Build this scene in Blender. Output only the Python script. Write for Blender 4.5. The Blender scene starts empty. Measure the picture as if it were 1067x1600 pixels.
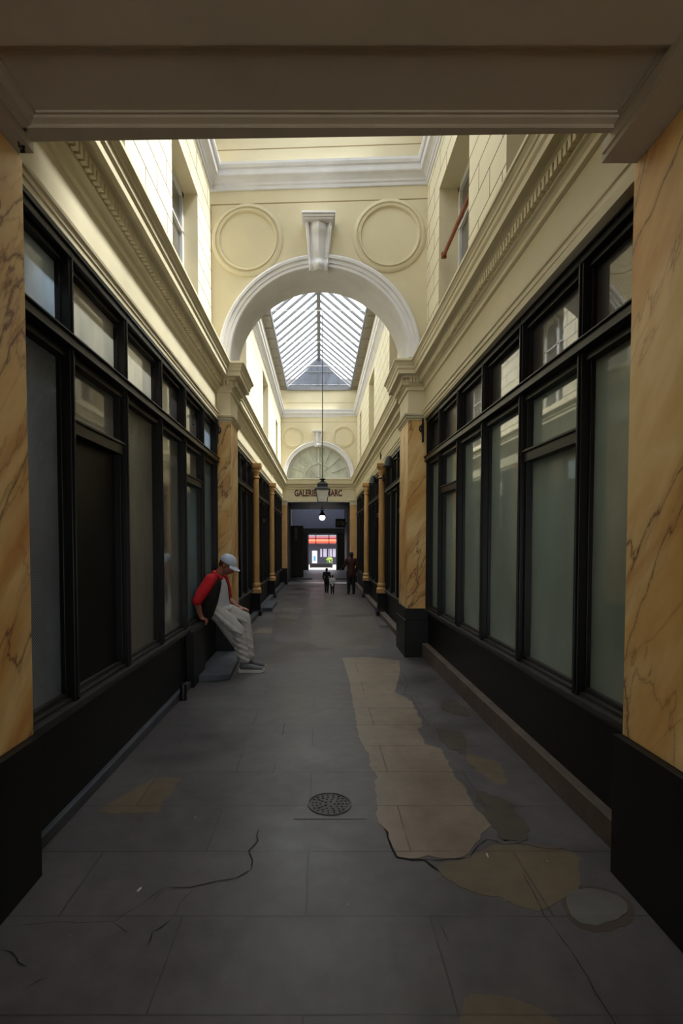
import bpy, bmesh, math, random
from mathutils import Vector, Matrix
random.seed(7)
S = bpy.context.scene
col = S.collection
PI = math.pi

# ------------------------------------------------------------------ camera, world, sun, exposure
cd = bpy.data.cameras.new('camera'); cam = bpy.data.objects.new('camera', cd); col.objects.link(cam)
S.camera = cam
cam.location = (0, 0, 1.6)
cam.rotation_euler = (math.radians(88.0), 0, 0)
cd.sensor_fit = 'VERTICAL'; cd.sensor_height = 36.0; cd.sensor_width = 24.0
cd.lens = 18.0
cd.shift_x = 33.5 / 1600.0
cd.shift_y = 76.0 / 1600.0
cd.clip_start = 0.05; cd.clip_end = 200

W = bpy.data.worlds.new('world'); S.world = W; W.use_nodes = True
bg = W.node_tree.nodes['Background']
bg.inputs[0].default_value = (0.95, 0.97, 1.0, 1); bg.inputs[1].default_value = 5.6

sd = bpy.data.lights.new('sun', 'SUN'); sd.energy = 19.0; sd.angle = math.radians(8); sd.color = (1.0, 0.97, 0.93)
sun = bpy.data.objects.new('sun', sd); col.objects.link(sun)
# direction the light travels: to the left, slightly away from the camera, down
dv = Vector((-0.60, 0.08, -1.0)).normalized()
sun.rotation_euler = dv.to_track_quat('-Z', 'Y').to_euler()
sun.location = (6, 8, 14)

S.view_settings.view_transform = 'Standard'; S.view_settings.look = 'None'
S.view_settings.gamma = 1.0; S.view_settings.use_curve_mapping = False
S.view_settings.exposure = -0.30
S.cycles.max_bounces = 8; S.cycles.diffuse_bounces = 5; S.cycles.glossy_bounces = 4; S.cycles.transparent_max_bounces = 12
S.cycles.sample_clamp_indirect = 6.0

# ------------------------------------------------------------------ materials
def lin(c):
    r = []
    for v in c:
        v /= 255.0
        r.append(v / 12.92 if v <= 0.04045 else ((v + 0.055) / 1.055) ** 2.4)
    return (*r, 1)

class NT:
    def __init__(s, name):
        s.m = bpy.data.materials.new(name); s.m.use_nodes = True
        s.t = s.m.node_tree; s.n = s.t.nodes; s.b = s.n['Principled BSDF']; s.out = s.n['Material Output']
    def add(s, kind, **kw):
        n = s.n.new('ShaderNode' + kind)
        for k, v in kw.items(): setattr(n, k, v)
        return n
    def link(s, a, b): s.t.links.new(a, b)
    def pos(s, scale=(1, 1, 1), rot=(0, 0, 0)):
        g = s.add('NewGeometry'); m = s.add('Mapping')
        m.inputs['Scale'].default_value = scale; m.inputs['Rotation'].default_value = rot
        s.link(g.outputs['Position'], m.inputs['Vector']); return m.outputs['Vector']
    def noise(s, vec, scale, detail=5, rough=0.6, dist=0.0):
        n = s.add('TexNoise'); n.inputs['Scale'].default_value = scale; n.inputs['Detail'].default_value = detail
        n.inputs['Roughness'].default_value = rough; n.inputs['Distortion'].default_value = dist
        s.link(vec, n.inputs['Vector']); return n.outputs['Fac']
    def ramp(s, fac, stops, interp='LINEAR'):
        r = s.add('ValToRGB'); r.color_ramp.interpolation = interp
        e = r.color_ramp.elements
        while len(e) < len(stops): e.new(0.5)
        for k, (p, c) in enumerate(stops):
            e[k].position = p; e[k].color = c if len(c) == 4 else (*c, 1)
        s.link(fac, r.inputs[0]); return r.outputs[0]
    def mix(s, fac, a, b, mode='MIX'):
        n = s.add('MixRGB'); n.blend_type = mode
        for i, v in ((0, fac), (1, a), (2, b)):
            if hasattr(v, 'is_linked') or hasattr(v, 'links'): s.link(v, n.inputs[i])
            else: n.inputs[i].default_value = v
        return n.outputs[0]
    def bump(s, h, strength=0.3, dist=0.01):
        b = s.add('Bump'); b.inputs['Strength'].default_value = strength; b.inputs['Distance'].default_value = dist
        s.link(h, b.inputs['Height']); s.link(b.outputs[0], s.b.inputs['Normal'])

def plain(name, c, rough=0.6, var=0.08, scale=6.0, spec=0.5, bump=0.0, metal=0.0, coat=0.0):
    t = NT(name); v = t.pos()
    f = t.noise(v, scale, 4)
    L = lin(c)
    lo = tuple(x * (1 - var) for x in L[:3]) + (1,); hi = tuple(min(1, x * (1 + var)) for x in L[:3]) + (1,)
    t.link(t.ramp(f, [(0.3, lo), (0.7, hi)]), t.b.inputs['Base Color'])
    t.b.inputs['Roughness'].default_value = rough; t.b.inputs['Metallic'].default_value = metal
    t.b.inputs['Specular IOR Level'].default_value = spec; t.b.inputs['Coat Weight'].default_value = coat
    t.b.inputs['Coat Roughness'].default_value = 0.05
    if bump: t.bump(t.noise(v, scale * 5, 3), bump, 0.005)
    return t.m

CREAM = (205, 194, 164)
def wall_mat(name, c, blocks=None):
    t = NT(name); v = t.pos()
    f = t.noise(v, 1.3, 5); f2 = t.noise(v, 14, 4)
    L = lin(c)
    base = t.ramp(f, [(0.25, tuple(x * 0.90 for x in L[:3])), (0.75, tuple(min(1, x * 1.05) for x in L[:3]))])
    base = t.mix(t.ramp(f2, [(0.62, (0, 0, 0)), (0.8, (0.25, 0.25, 0.25))]), base, tuple(x * 0.8 for x in L[:3]) + (1,))
    if blocks:
        g = t.add('NewGeometry'); sp = t.add('SeparateXYZ'); cb = t.add('CombineXYZ')
        t.link(g.outputs['Position'], sp.inputs[0]); t.link(sp.outputs['Y'], cb.inputs[0]); t.link(sp.outputs['Z'], cb.inputs[1])
        mp = t.add('Mapping'); mp.inputs['Location'].default_value = (0.13, 0.03, 0); t.link(cb.outputs[0], mp.inputs[0])
        br = t.add('TexBrick'); br.inputs['Scale'].default_value = 1.0
        br.inputs['Brick Width'].default_value = blocks[0]; br.inputs['Row Height'].default_value = blocks[1]
        br.inputs['Mortar Size'].default_value = 0.0065; br.inputs['Mortar Smooth'].default_value = 0.1
        br.offset = 0.5
        t.link(mp.outputs[0], br.inputs['Vector'])
        base = t.mix(br.outputs['Fac'], base, lin((84, 66, 38)))
        inv = t.add('Math', operation='SUBTRACT'); inv.inputs[0].default_value = 1.0; t.link(br.outputs['Fac'], inv.inputs[1])
        t.bump(inv.outputs[0], 0.6, 0.006)
    else:
        t.bump(f2, 0.06, 0.01)
    t.link(base, t.b.inputs['Base Color']); t.b.inputs['Roughness'].default_value = 0.75
    t.b.inputs['Specular IOR Level'].default_value = 0.25
    return t.m

def marble(name):
    t = NT(name)
    g = t.add('NewGeometry'); sp = t.add('SeparateXYZ'); t.link(g.outputs['Position'], sp.inputs[0])
    def mth(op, a, b):
        n = t.add('Math', operation=op)
        for i, v in enumerate((a, b)):
            if isinstance(v, (int, float)): n.inputs[i].default_value = v
            else: t.link(v, n.inputs[i])
        return n.outputs[0]
    u = mth('SUBTRACT', sp.outputs['X'], mth('MULTIPLY', mth('SIGN', sp.outputs['X'], 0), sp.outputs['Y']))
    def diag(ang, sa, sc, off):                     # (along, across) of slanting bands
        ca, sn = math.cos(ang), math.sin(ang)
        al = mth('MULTIPLY', mth('ADD', mth('MULTIPLY', u, ca), mth('MULTIPLY', sp.outputs['Z'], sn)), sa)
        ac = mth('MULTIPLY', mth('SUBTRACT', mth('MULTIPLY', u, sn), mth('MULTIPLY', sp.outputs['Z'], ca)), sc)
        cb = t.add('CombineXYZ'); t.link(al, cb.inputs[0]); t.link(ac, cb.inputs[1]); cb.inputs[2].default_value = off; return cb.outputs[0]
    big = t.noise(diag(1.0, 0.5, 1.6, 0.0), 1.6, 5, 0.5, 0.4)
    c = t.ramp(big, [(0.30, lin((192, 134, 68))), (0.46, lin((220, 176, 108))), (0.58, lin((234, 200, 140))), (0.75, lin((212, 160, 90)))])
    soft = t.noise(diag(0.8, 0.4, 2.2, 3.0), 1.7, 4, 0.5, 0.5)
    c = t.mix(t.ramp(soft, [(0.52, (0, 0, 0)), (0.68, (0.55, 0.55, 0.55))]), c, lin((186, 116, 50)))
    # veins: the zero crossings of stretched, slanting noise, each with a soft halo
    for ang, sc, wd, amt, cc, off in ((1.05, 0.9, 0.0045, 0.9, (100, 54, 24), 1.0), (0.9, 1.2, 0.0035, 0.45, (150, 86, 42), 5.0), (1.2, 0.8, 0.003, 0.5, (116, 64, 32), 9.0)):
        nz = t.noise(diag(ang, 0.42, 1.5, off), sc, 8, 0.52, 0.35)
        b = mth('ABSOLUTE', mth('SUBTRACT', nz, 0.5), 0)
        m = t.ramp(b, [(0.0, (amt, amt, amt)), (wd, (amt * 0.35,) * 3), (wd * 1.6, (amt * .15,) * 3), (wd * 8, (0, 0, 0))])
        c = t.mix(m, c, lin(cc))
    t.link(c, t.b.inputs['Base Color']); t.b.inputs['Roughness'].default_value = 0.42
    t.b.inputs['Specular IOR Level'].default_value = 0.35
    return t.m

def glass_opaque(name, c, rough=0.5, coat=1.0, crough=0.02, ior=1.6, streak=0.0, mesh=None):
    """back-painted or frosted pane with a polished front"""
    t = NT(name); L = lin(c)
    v = t.pos((1, 1, 0.5)); f = t.noise(v, 2.5, 3)
    k = 0.12 + streak
    colr = t.ramp(f, [(0.3, tuple(x * (1 - k) for x in L[:3])), (0.7, tuple(x * (1 + k) for x in L[:3]))])
    t.b.inputs['Roughness'].default_value = rough
    t.b.inputs['Coat Weight'].default_value = coat; t.b.inputs['Coat Roughness'].default_value = crough; t.b.inputs['Coat IOR'].default_value = ior
    t.b.inputs['Specular IOR Level'].default_value = 0.2
    if mesh:
        g = t.add('NewGeometry'); sp = t.add('SeparateXYZ'); t.link(g.outputs['Position'], sp.inputs[0])
        def wv(sock, freq):
            m = t.add('Math', operation='MULTIPLY'); t.link(sock, m.inputs[0]); m.inputs[1].default_value = freq
            s_ = t.add('Math', operation='SINE'); t.link(m.outputs[0], s_.inputs[0]); return s_.outputs[0]
        mu = t.add('Math', operation='MULTIPLY'); t.link(wv(sp.outputs['Y'], mesh), mu.inputs[0]); t.link(wv(sp.outputs['Z'], mesh), mu.inputs[1])
        b = t.add('Bump'); b.inputs['Strength'].default_value = 0.8; b.inputs['Distance'].default_value = 0.004
        t.link(mu.outputs[0], b.inputs['Height'])
        t.link(b.outputs[0], t.b.inputs['Normal']); t.link(b.outputs[0], t.b.inputs['Coat Normal'])
    t.link(colr, t.b.inputs['Base Color'])
    return t.m

def clear_glass(name, tint=(0.93, 0.96, 0.97)):
    t = NT(name)
    tr = t.add('BsdfTransparent'); tr.inputs[0].default_value = (*tint, 1)
    gl = t.add('BsdfGlossy'); gl.inputs['Roughness'].default_value = 0.03
    mx = t.add('MixShader'); mx.inputs[0].default_value = 0.06; t.link(tr.outputs[0], mx.inputs[1]); t.link(gl.outputs[0], mx.inputs[2])
    t.link(mx.outputs[0], t.out.inputs['Surface'])
    return t.m

def floor_mat(name, c, c2, joint, jamt, specks=True, rough=0.40):
    t = NT(name); v = t.pos()
    f = t.noise(v, 1.1, 6, 0.65); f2 = t.noise(v, 9, 5, 0.6)
    base = t.ramp(f, [(0.34, tuple(x * 0.85 for x in lin(c)[:3])), (0.66, tuple(x * 1.12 for x in lin(c2)[:3]))])
    base = t.mix(0.35, base, t.ramp(f2, [(0.3, tuple(x * 0.72 for x in lin(c)[:3])), (0.7, tuple(x * 1.25 for x in lin(c2)[:3]))]))
    br = t.add('TexBrick'); br.inputs['Scale'].default_value = 1.0; br.inputs['Brick Width'].default_value = 1.06
    br.inputs['Row Height'].default_value = 0.46; br.inputs['Mortar Size'].default_value = 0.0045; br.inputs['Mortar Smooth'].default_value = 0.2; br.offset = 0.5
    mp = t.add('Mapping'); mp.inputs['Location'].default_value = (0.06, 0.16, 0); t.link(v, mp.inputs[0])
    wn = t.add('TexNoise'); wn.inputs['Scale'].default_value = 3.0; t.link(mp.outputs[0], wn.inputs['Vector'])
    ad = t.add('MixRGB'); ad.blend_type = 'LINEAR_LIGHT'; ad.inputs[0].default_value = 0.006; t.link(mp.outputs[0], ad.inputs[1]); t.link(wn.outputs['Color'], ad.inputs[2])
    t.link(ad.outputs[0], br.inputs['Vector'])
    br.inputs['Color1'].default_value = (0, 0, 0, 1); br.inputs['Color2'].default_value = (1, 1, 1, 1)
    base = t.mix(0.06, base, br.outputs['Color'], 'OVERLAY')
    jm = t.add('Math', operation='MULTIPLY'); t.link(br.outputs['Fac'], jm.inputs[0]); t.link(t.ramp(t.noise(v, 2.3, 3), [(0.35, (jamt * 0.25,) * 3), (0.6, (jamt,) * 3)]), jm.inputs[1])
    base = t.mix(jm.outputs[0], base, lin(joint))
    if specks:
        vo = t.add('TexVoronoi'); vo.inputs['Scale'].default_value = 7.0; vo.inputs['Randomness'].default_value = 1.0; t.link(v, vo.inputs['Vector'])
        sz = t.add('Math', operation='MULTIPLY'); rr = t.add('SeparateColor'); t.link(vo.outputs['Color'], rr.inputs[0])
        pw = t.add('Math', operation='POWER'); t.link(rr.outputs[0], pw.inputs[0]); pw.inputs[1].default_value = 5.0
        t.link(pw.outputs[0], sz.inputs[0]); sz.inputs[1].default_value = 0.05
        lt = t.add('Math', operation='LESS_THAN'); t.link(vo.outputs['Distance'], lt.inputs[0]); t.link(sz.outputs[0], lt.inputs[1])
        base = t.mix(lt.outputs[0], base, lin((175, 170, 160)))
    t.link(base, t.b.inputs['Base Color'])
    t.link(t.ramp(f, [(0.3, (rough - 0.12,) * 3), (0.7, (rough + 0.15,) * 3)]), t.b.inputs['Roughness'])
    t.b.inputs['Specular IOR Level'].default_value = 0.45
    ma = t.add('Math', operation='SUBTRACT'); t.link(f2, ma.inputs[0]); t.link(br.outputs['Fac'], ma.inputs[1])
    t.bump(ma.outputs[0], 0.25, 0.006)
    return t.m

def emit_mat(name, c, s):
    t = NT(name); t.b.inputs['Base Color'].default_value = lin(c); t.b.inputs['Emission Color'].default_value = lin(c); t.b.inputs['Emission Strength'].default_value = s
    return t.m

M = dict(
    cream=wall_mat('cream_plaster', CREAM), block=wall_mat('cream_scored_plaster', (222, 213, 186), (0.62, 0.256)),
    trim=plain('cream_trim_paint', (210, 199, 168), 0.6, 0.05, 3), white=plain('chalky_white_moulding', (208, 207, 211), 0.65, 0.06, 4),
    groove=plain('scored_groove', (128, 104, 66), 0.9),
    marble=marble('painted_yellow_marble'),
    black=plain('black_gloss_paint', (10, 10, 10), 0.30, 0.2, 3, 0.5), bsill=plain('worn_black_sill_paint', (52, 50, 48), 0.5, 0.25, 9, 0.4, 0.1),
    bplinth=plain('black_plinth_paint', (8, 8, 8), 0.45, 0.2, 3, 0.3),
    bframe=plain('black_joinery_paint', (12, 11, 10), 0.38, 0.2, 5, 0.35),
    gup=glass_opaque('dark_clear_pane', (62, 60, 60), 0.35, 1.0, 0.012, 2.1), gup_blue=glass_opaque('blue_grey_pane', (176, 196, 216), 0.3, 1.0, 0.05, 1.6, 0.25),
    gup_grey=glass_opaque('dusty_grey_pane', (188, 186, 172), 0.35, 1.0, 0.03, 1.7, 0.1),
    frost=glass_opaque('frosted_green_pane', (142, 156, 146), 0.4, 1.0, 0.02, 1.85), frost_dk=glass_opaque('smoky_frosted_pane', (122, 122, 114), 0.35, 1.0, 0.03, 1.75, 0.15),
    mesh=glass_opaque('dimpled_pane', (134, 146, 164), 0.3, 1.0, 0.04, 1.9, 0.1, 380), mesh2=glass_opaque('ribbed_dusty_pane', (122, 120, 108), 0.4, 1.0, 0.08, 1.6, 0.15, 150),
    teal=glass_opaque('blue_green_pane', (116, 142, 152), 0.35, 1.0, 0.02, 1.8),
    clear=clear_glass('skylight_glass'), fan=glass_opaque('fanlight_glass', (172, 176, 164), 0.3, 1.0, 0.02, 1.5, 0.2),
    steel=plain('grey_painted_steel', (104, 104, 104), 0.5, 0.1), soffit=plain('grey_zinc', (120, 112, 98), 0.6, 0.15, 4),
    gable=glass_opaque('grey_gable_glass', (100, 104, 116), 0.4, 1.0, 0.1, 1.4, 0.1),
    kerb=plain('brown_stone_kerb', (96, 84, 76), 0.6, 0.25, 5, 0.3, 0.2), kerbdk=plain('dark_stone_kerb', (72, 76, 84), 0.5, 0.25, 5, 0.4, 0.2),
    asphalt=floor_mat('grey_paving_skin', (70, 67, 70), (90, 85, 86), (33, 32, 32), 0.75),
    slab=floor_mat('brown_stone_slabs', (116, 102, 88), (134, 118, 102), (52, 46, 42), 1.0),
    merge=floor_mat('brown_grey_far_paving', (84, 79, 77), (102, 96, 92), (44, 41, 40), 0.8),
    stain=floor_mat('brown_worn_slabs', (92, 80, 62), (108, 94, 76), (48, 43, 38), 0.6),
    stain_dk=floor_mat('dark_damp_patch', (62, 54, 46), (78, 68, 58), (40, 36, 33), 0.4), pale=floor_mat('pale_cement_patch', (86, 84, 82), (102, 99, 95), (90, 88, 84), 0.1),
    crack=plain('dark_crack', (22, 21, 20), 0.95),  # flat dark ribbons drawn along the floor cracks
    iron=plain('worn_cast_iron', (76, 73, 71), 0.5, 0.3, 20, 0.5, 0.3, 0.4), ironb=plain('black_iron', (22, 22, 24), 0.45, 0.2, 8, 0.5, 0, 0.3),
    lampglass=plain('milky_lamp_glass', (225, 222, 212), 0.3, 0.04, 5, 0.5),
    bulb=emit_mat('lit_globe', (255, 246, 235), 2.5),
    letter=plain('dark_red_lettering', (78, 34, 26), 0.7), tan=plain('wooden_rail', (140, 74, 44), 0.5, 0.2, 10),
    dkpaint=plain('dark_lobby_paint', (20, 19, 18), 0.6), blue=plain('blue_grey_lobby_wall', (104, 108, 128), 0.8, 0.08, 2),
    gold=plain('ochre_column_paint', (206, 160, 100), 0.45, 0.1, 3), orange=plain('orange_awning_cloth', (205, 62, 30), 0.7, 0.05), maroon=plain('dark_red_awning_cloth', (84, 24, 30), 0.7),
    greyw=plain('grey_shop_paint', (120, 118, 126), 0.6), lilac=plain('pale_lilac_panel', (160, 156, 176), 0.6), dkblue=plain('dark_blue_shop_paint', (30, 28, 46), 0.6),
    street=plain('street_stone', (120, 116, 112), 0.7), cement=plain('neighbour_cement_wall', (128, 126, 128), 0.8),
    shutter=plain('olive_shutter_paint', (170, 154, 96), 0.6), frame=plain('white_window_frame', (196, 194, 190), 0.5),
)

# ------------------------------------------------------------------ mesh builders
class MB:
    def __init__(s): s.b = bmesh.new(); s.mats = []; s.cur = 0
    def mat(s, m):
        if m not in s.mats: s.mats.append(m)
        s.cur = s.mats.index(m); return s
    def _f(s, vs):
        try:
            f = s.b.faces.new(vs); f.material_index = s.cur; return f
        except ValueError: return None
    def box(s, x0, x1, y0, y1, z0, z1, M4=None):
        c = [Vector((x, y, z)) for z in (min(z0, z1), max(z0, z1)) for y in (min(y0, y1), max(y0, y1)) for x in (min(x0, x1), max(x0, x1))]
        if M4: c = [M4 @ p for p in c]
        v = [s.b.verts.new(p) for p in c]
        for q in ((0, 2, 3, 1), (4, 5, 7, 6), (0, 1, 5, 4), (2, 6, 7, 3), (1, 3, 7, 5), (0, 4, 6, 2)): s._f([v[i] for i in q])
        return s
    def prism(s, pts, a0, a1, fn):
        """outline pts (2-D) extruded between a0 and a1; fn(p, a) gives the 3-D point"""
        A = [s.b.verts.new(fn(p, a0)) for p in pts]; B = [s.b.verts.new(fn(p, a1)) for p in pts]
        s._f(A[::-1]); s._f(B); n = len(pts)
        for i in range(n): s._f([A[i], A[(i + 1) % n], B[(i + 1) % n], B[i]])
        return s
    def rings(s, R, close=True, caps=True):
        V = [[s.b.verts.new(p) for p in r] for r in R]; n = len(V[0])
        for a, b in zip(V, V[1:]):
            for i in range(n if close else n - 1): s._f([a[i], a[(i + 1) % n], b[(i + 1) % n], b[i]])
        if caps: s._f(V[0][::-1]); s._f(V[-1])
        return s
    def tube(s, pts, r, n=10):
        P = [Vector(p) for p in pts]; rs = r if isinstance(r, (list, tuple)) else [r] * len(P)
        R = []; up = Vector((0, 0, 1))
        for i, p in enumerate(P):
            d = (P[min(i + 1, len(P) - 1)] - P[max(i - 1, 0)]).normalized()
            u = up.cross(d)
            if u.length < 0.05: u = Vector((1, 0, 0)).cross(d)
            u.normalize(); w = d.cross(u)
            R.append([p + (u * math.cos(2 * PI * k / n) + w * math.sin(2 * PI * k / n)) * rs[i] for k in range(n)])
        return s.rings(R)
    def lathe(s, prof, cx=0, cy=0, n=20):
        R = [[Vector((cx + r * math.cos(2 * PI * k / n), cy + r * math.sin(2 * PI * k / n), z)) for k in range(n)] for r, z in prof]
        return s.rings(R)
    def sqlathe(s, prof, cx=0, cy=0):
        R = [[Vector((cx + r * a, cy + r * b, z)) for a, b in ((-1, -1), (1, -1), (1, 1), (-1, 1))] for r, z in prof]
        return s.rings(R)
    def sweep(s, path, prof, closed=False):
        """prof (out, z) pushed along an XY path; 'out' is to the right of the travel direction"""
        P = [Vector(p) for p in path]; n = len(P); R = []
        for i in range(n):
            a = P[i] - P[i - 1] if (i > 0 or closed) else P[1] - P[0]
            b = P[(i + 1) % n] - P[i] if (i < n - 1 or closed) else a
            a = a.normalized(); b = b.normalized()
            na = Vector((a.y, -a.x)); nb = Vector((b.y, -b.x)); m = na + nb; m = m / max(0.2, m.dot(na))
            R.append([Vector((P[i].x + m.x * o, P[i].y + m.y * o, z)) for o, z in prof])
        if closed: R.append([v.copy() for v in R[0]])
        return s.rings(R, close=True, caps=not closed)
    def ringmould(s, cx, cz, y, prof, a0=0.0, a1=2 * PI, n=72, yd=-1):
        """moulding round a circle in the XZ plane at depth y; prof (radius, out)"""
        R = []
        for k in range(n + 1):
            a = a0 + (a1 - a0) * k / n
            R.append([Vector((cx + r * math.cos(a), y + yd * o, cz + r * math.sin(a))) for r, o in prof])
        return s.rings(R, close=True, caps=abs(a1 - a0) < 6.2)
    def build(s, name, mat=None, parent=None, smooth=False, bevel=0.0, loc=None, rotz=None):
        me = bpy.data.meshes.new(name)
        bmesh.ops.remove_doubles(s.b, verts=s.b.verts, dist=1e-6)
        bmesh.ops.recalc_face_normals(s.b, faces=s.b.faces)
        s.b.to_mesh(me); s.b.free()
        for m in (s.mats or [mat or M['black']]): me.materials.append(m)
        o = bpy.data.objects.new(name, me); col.objects.link(o)
        if parent: o.parent = parent
        if smooth:
            for p in me.polygons: p.use_smooth = True
            if hasattr(me, 'set_sharp_from_angle'): me.set_sharp_from_angle(angle=math.radians(42))
        if bevel:
            b = o.modifiers.new('bevel', 'BEVEL'); b.width = bevel; b.segments = 2; b.limit_method = 'ANGLE'
        if loc: o.location = loc
        if rotz is not None: o.rotation_euler = (0, 0, rotz)
        return o

def tag(o, label=None, cat=None, group=None, kind=None):
    if label: o['label'] = label
    if cat: o['category'] = cat
    if group: o['group'] = group
    if kind: o['kind'] = kind
    return o
def struct(o, label=None, cat=None): return tag(o, label, cat, None, 'structure')
def empty(name, loc=(0, 0, 0), rotz=0.0):
    o = bpy.data.objects.new(name, None); col.objects.link(o); o.location = loc; o.rotation_euler = (0, 0, rotz)
    o.empty_display_size = 0.1; return o
def copy_tree(o, parent=None):
    c = o.copy(); col.objects.link(c)
    if parent: c.parent = parent
    for ch in list(o.children): copy_tree(ch, c)
    return c

# ================================================================== THE SETTING
YA0, YA1 = 2.44, 7.19          # first bay
YB0, YB1 = 7.86, 20.0          # second bay
TOP = 7.55
# ---- floor: one mesh, worn patches as different faces a hair higher
fb = MB(); fb.mat(M['asphalt']); fb.box(-2.2, 2.2, -4.0, 22.3, -0.2, 0.0)
def patch(pts, z, mat, wob=0.0, seed=1):
    rnd = random.Random(seed); P = []
    if len(pts) < 25 and len(pts) > 4:
        for _ in range(2):
            q = []
            for i in range(len(pts)):
                a = Vector(pts[i]); b = Vector(pts[(i + 1) % len(pts)]); q += [a.lerp(b, .25), a.lerp(b, .75)]
            pts = q
    n = len(pts)
    for i in range(n):
        a = Vector(pts[i]); b = Vector(pts[(i + 1) % n]); L = (b - a).length
        k = max(1, int(L / 0.045)) if wob else 1
        for j in range(k):
            q = a.lerp(b, j / k)
            if wob: q = q + Vector((rnd.uniform(-wob, wob), rnd.uniform(-wob, wob)))
            P.append(q)
    fb.mat(mat); fb.prism(P, 0.0, z, lambda p, a: Vector((p.x, p.y, a - (0.01 if a == 0 else 0))))
def ribbon(pts, w, z, seed=1, wob=0.012):
    rnd = random.Random(seed); Q = []
    for a, b in zip(pts, pts[1:]):
        a = Vector(a); b = Vector(b); k = max(2, int((b - a).length / 0.05))
        for j in range(k): Q.append(a.lerp(b, j / k) + Vector((rnd.uniform(-wob, wob), rnd.uniform(-wob, wob))))
    Q.append(Vector(pts[-1])); L = []; R = []
    for i, p in enumerate(Q):
        d = (Q[min(i + 1, len(Q) - 1)] - Q[max(i - 1, 0)]).normalized(); nn = Vector((-d.y, d.x))
        ww = w * (0.3 + 0.7 * abs(math.sin(i * 1.7 + seed))) * (0.25 if i in (0, len(Q) - 1) else 1)
        L.append(p + nn * ww); R.append(p - nn * ww)
    fb.mat(M['crack'])
    for i in range(len(Q) - 1):
        fb._f([fb.b.verts.new((v.x, v.y, z)) for v in (L[i], L[i + 1], R[i + 1], R[i])])
SLAB = [(0.303, 7.066), (0.34, 5.991), (0.317, 4.171), (0.334, 4.02), (0.369, 3.791), (0.358, 3.586), (0.385, 3.437), (0.361, 3.367), (0.355, 3.173), (0.328, 2.92), (0.333, 2.844), (0.371, 2.772), (0.37, 2.671), (0.396, 2.546), (0.492, 2.536), (0.553, 2.566), (0.609, 2.546), (0.683, 2.546), (0.737, 2.566), (0.853, 2.704), (0.964, 2.844), (0.956, 2.946), (0.939, 3.027), (0.943, 3.3), (0.926, 3.473), (0.942, 3.925), (0.84, 4.02), (0.833, 4.334), (0.902, 4.42), (0.924, 5.134), (0.80, 5.425), (0.991, 6.29), (1.08, 6.9), (0.7, 7.1)]
patch(SLAB, 0.0025, M['slab'], 0.010, 3)
patch([(-0.25, 7.9), (0.3, 7.5), (1.0, 7.7), (1.15, 9.0), (1.15, 12.0), (1.0, 19.0), (-0.3, 19.0), (-0.35, 14.0), (-0.15, 10.5)], 0.0015, M['merge'], 0.03, 21)
patch([(-0.95, 10.2), (-0.5, 10.0), (-0.4, 12.5), (-0.9, 14.0)], 0.0014, M['merge'], 0.03, 22)
patch([(-1.15, 9.5), (-0.88, 9.5), (-0.86, 9.03), (-1.20, 8.98)], 0.0025, M['slab'], 0.006, 5)
patch([(-1.33, 2.98), (-1.134, 3.437), (-0.938, 3.437), (-0.968, 2.981)], 0.0012, M['stain'], 0.01, 6)
STAIN = [(0.569, 2.451), (0.615, 2.517), (0.726, 2.526), (0.916, 2.66), (1.022, 2.671), (1.27, 2.628), (1.334, 2.556), (1.252, 2.442), (1.205, 2.304), (1.123, 2.272), (0.978, 2.166), (0.901, 2.18), (0.836, 2.233), (0.815, 2.264), (0.741, 2.272), (0.674, 2.304), (0.632, 2.354), (0.588, 2.406)]
patch(STAIN, 0.0025, M['stain'], 0.006, 4)
patch([(1.075, 3.834), (1.283, 3.748), (1.296, 3.402), (1.195, 3.3), (1.145, 3.437), (1.075, 3.586)], 0.0015, M['stain'], 0.02, 8)
patch([(0.506, 1.744), (0.557, 1.765), (0.677, 1.749), (0.766, 1.695), (0.809, 1.648), (0.809, 1.45), (0.404, 1.45), (0.47, 1.671)], 0.0025, M['stain'], 0.006, 9)
patch([(1.194, 5.095), (1.329, 5.198), (1.40, 5.056), (1.406, 4.635), (1.292, 4.701), (1.169, 4.837)], 0.0018, M['stain_dk'], 0.008, 11)
patch([(0.987, 4.334), (1.193, 4.334), (1.203, 4.02), (1.099, 3.791), (1.032, 3.879), (0.976, 4.069)], 0.0018, M['stain_dk'], 0.02, 12)
patch([(0.996, 3.267), (1.099, 3.204), (1.188, 3.113), (1.168, 2.844), (1.138, 2.704), (1.026, 2.682), (0.98, 2.704), (0.985, 2.844), (0.975, 3.055)], 0.0018, M['stain_dk'], 0.02, 13)
patch([(1.085, 2.29), (1.201, 2.340), (1.357, 2.316), (1.396, 2.193), (1.300, 2.089), (1.138, 2.040), (1.045, 2.095)], 0.0015, M['stain_dk'], 0.006, 14)
patch([(1.106, 2.275), (1.201, 2.318), (1.337, 2.296), (1.366, 2.20), (1.285, 2.125), (1.138, 2.075), (1.068, 2.115)], 0.004, M['pale'], 0.004, 15)
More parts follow.
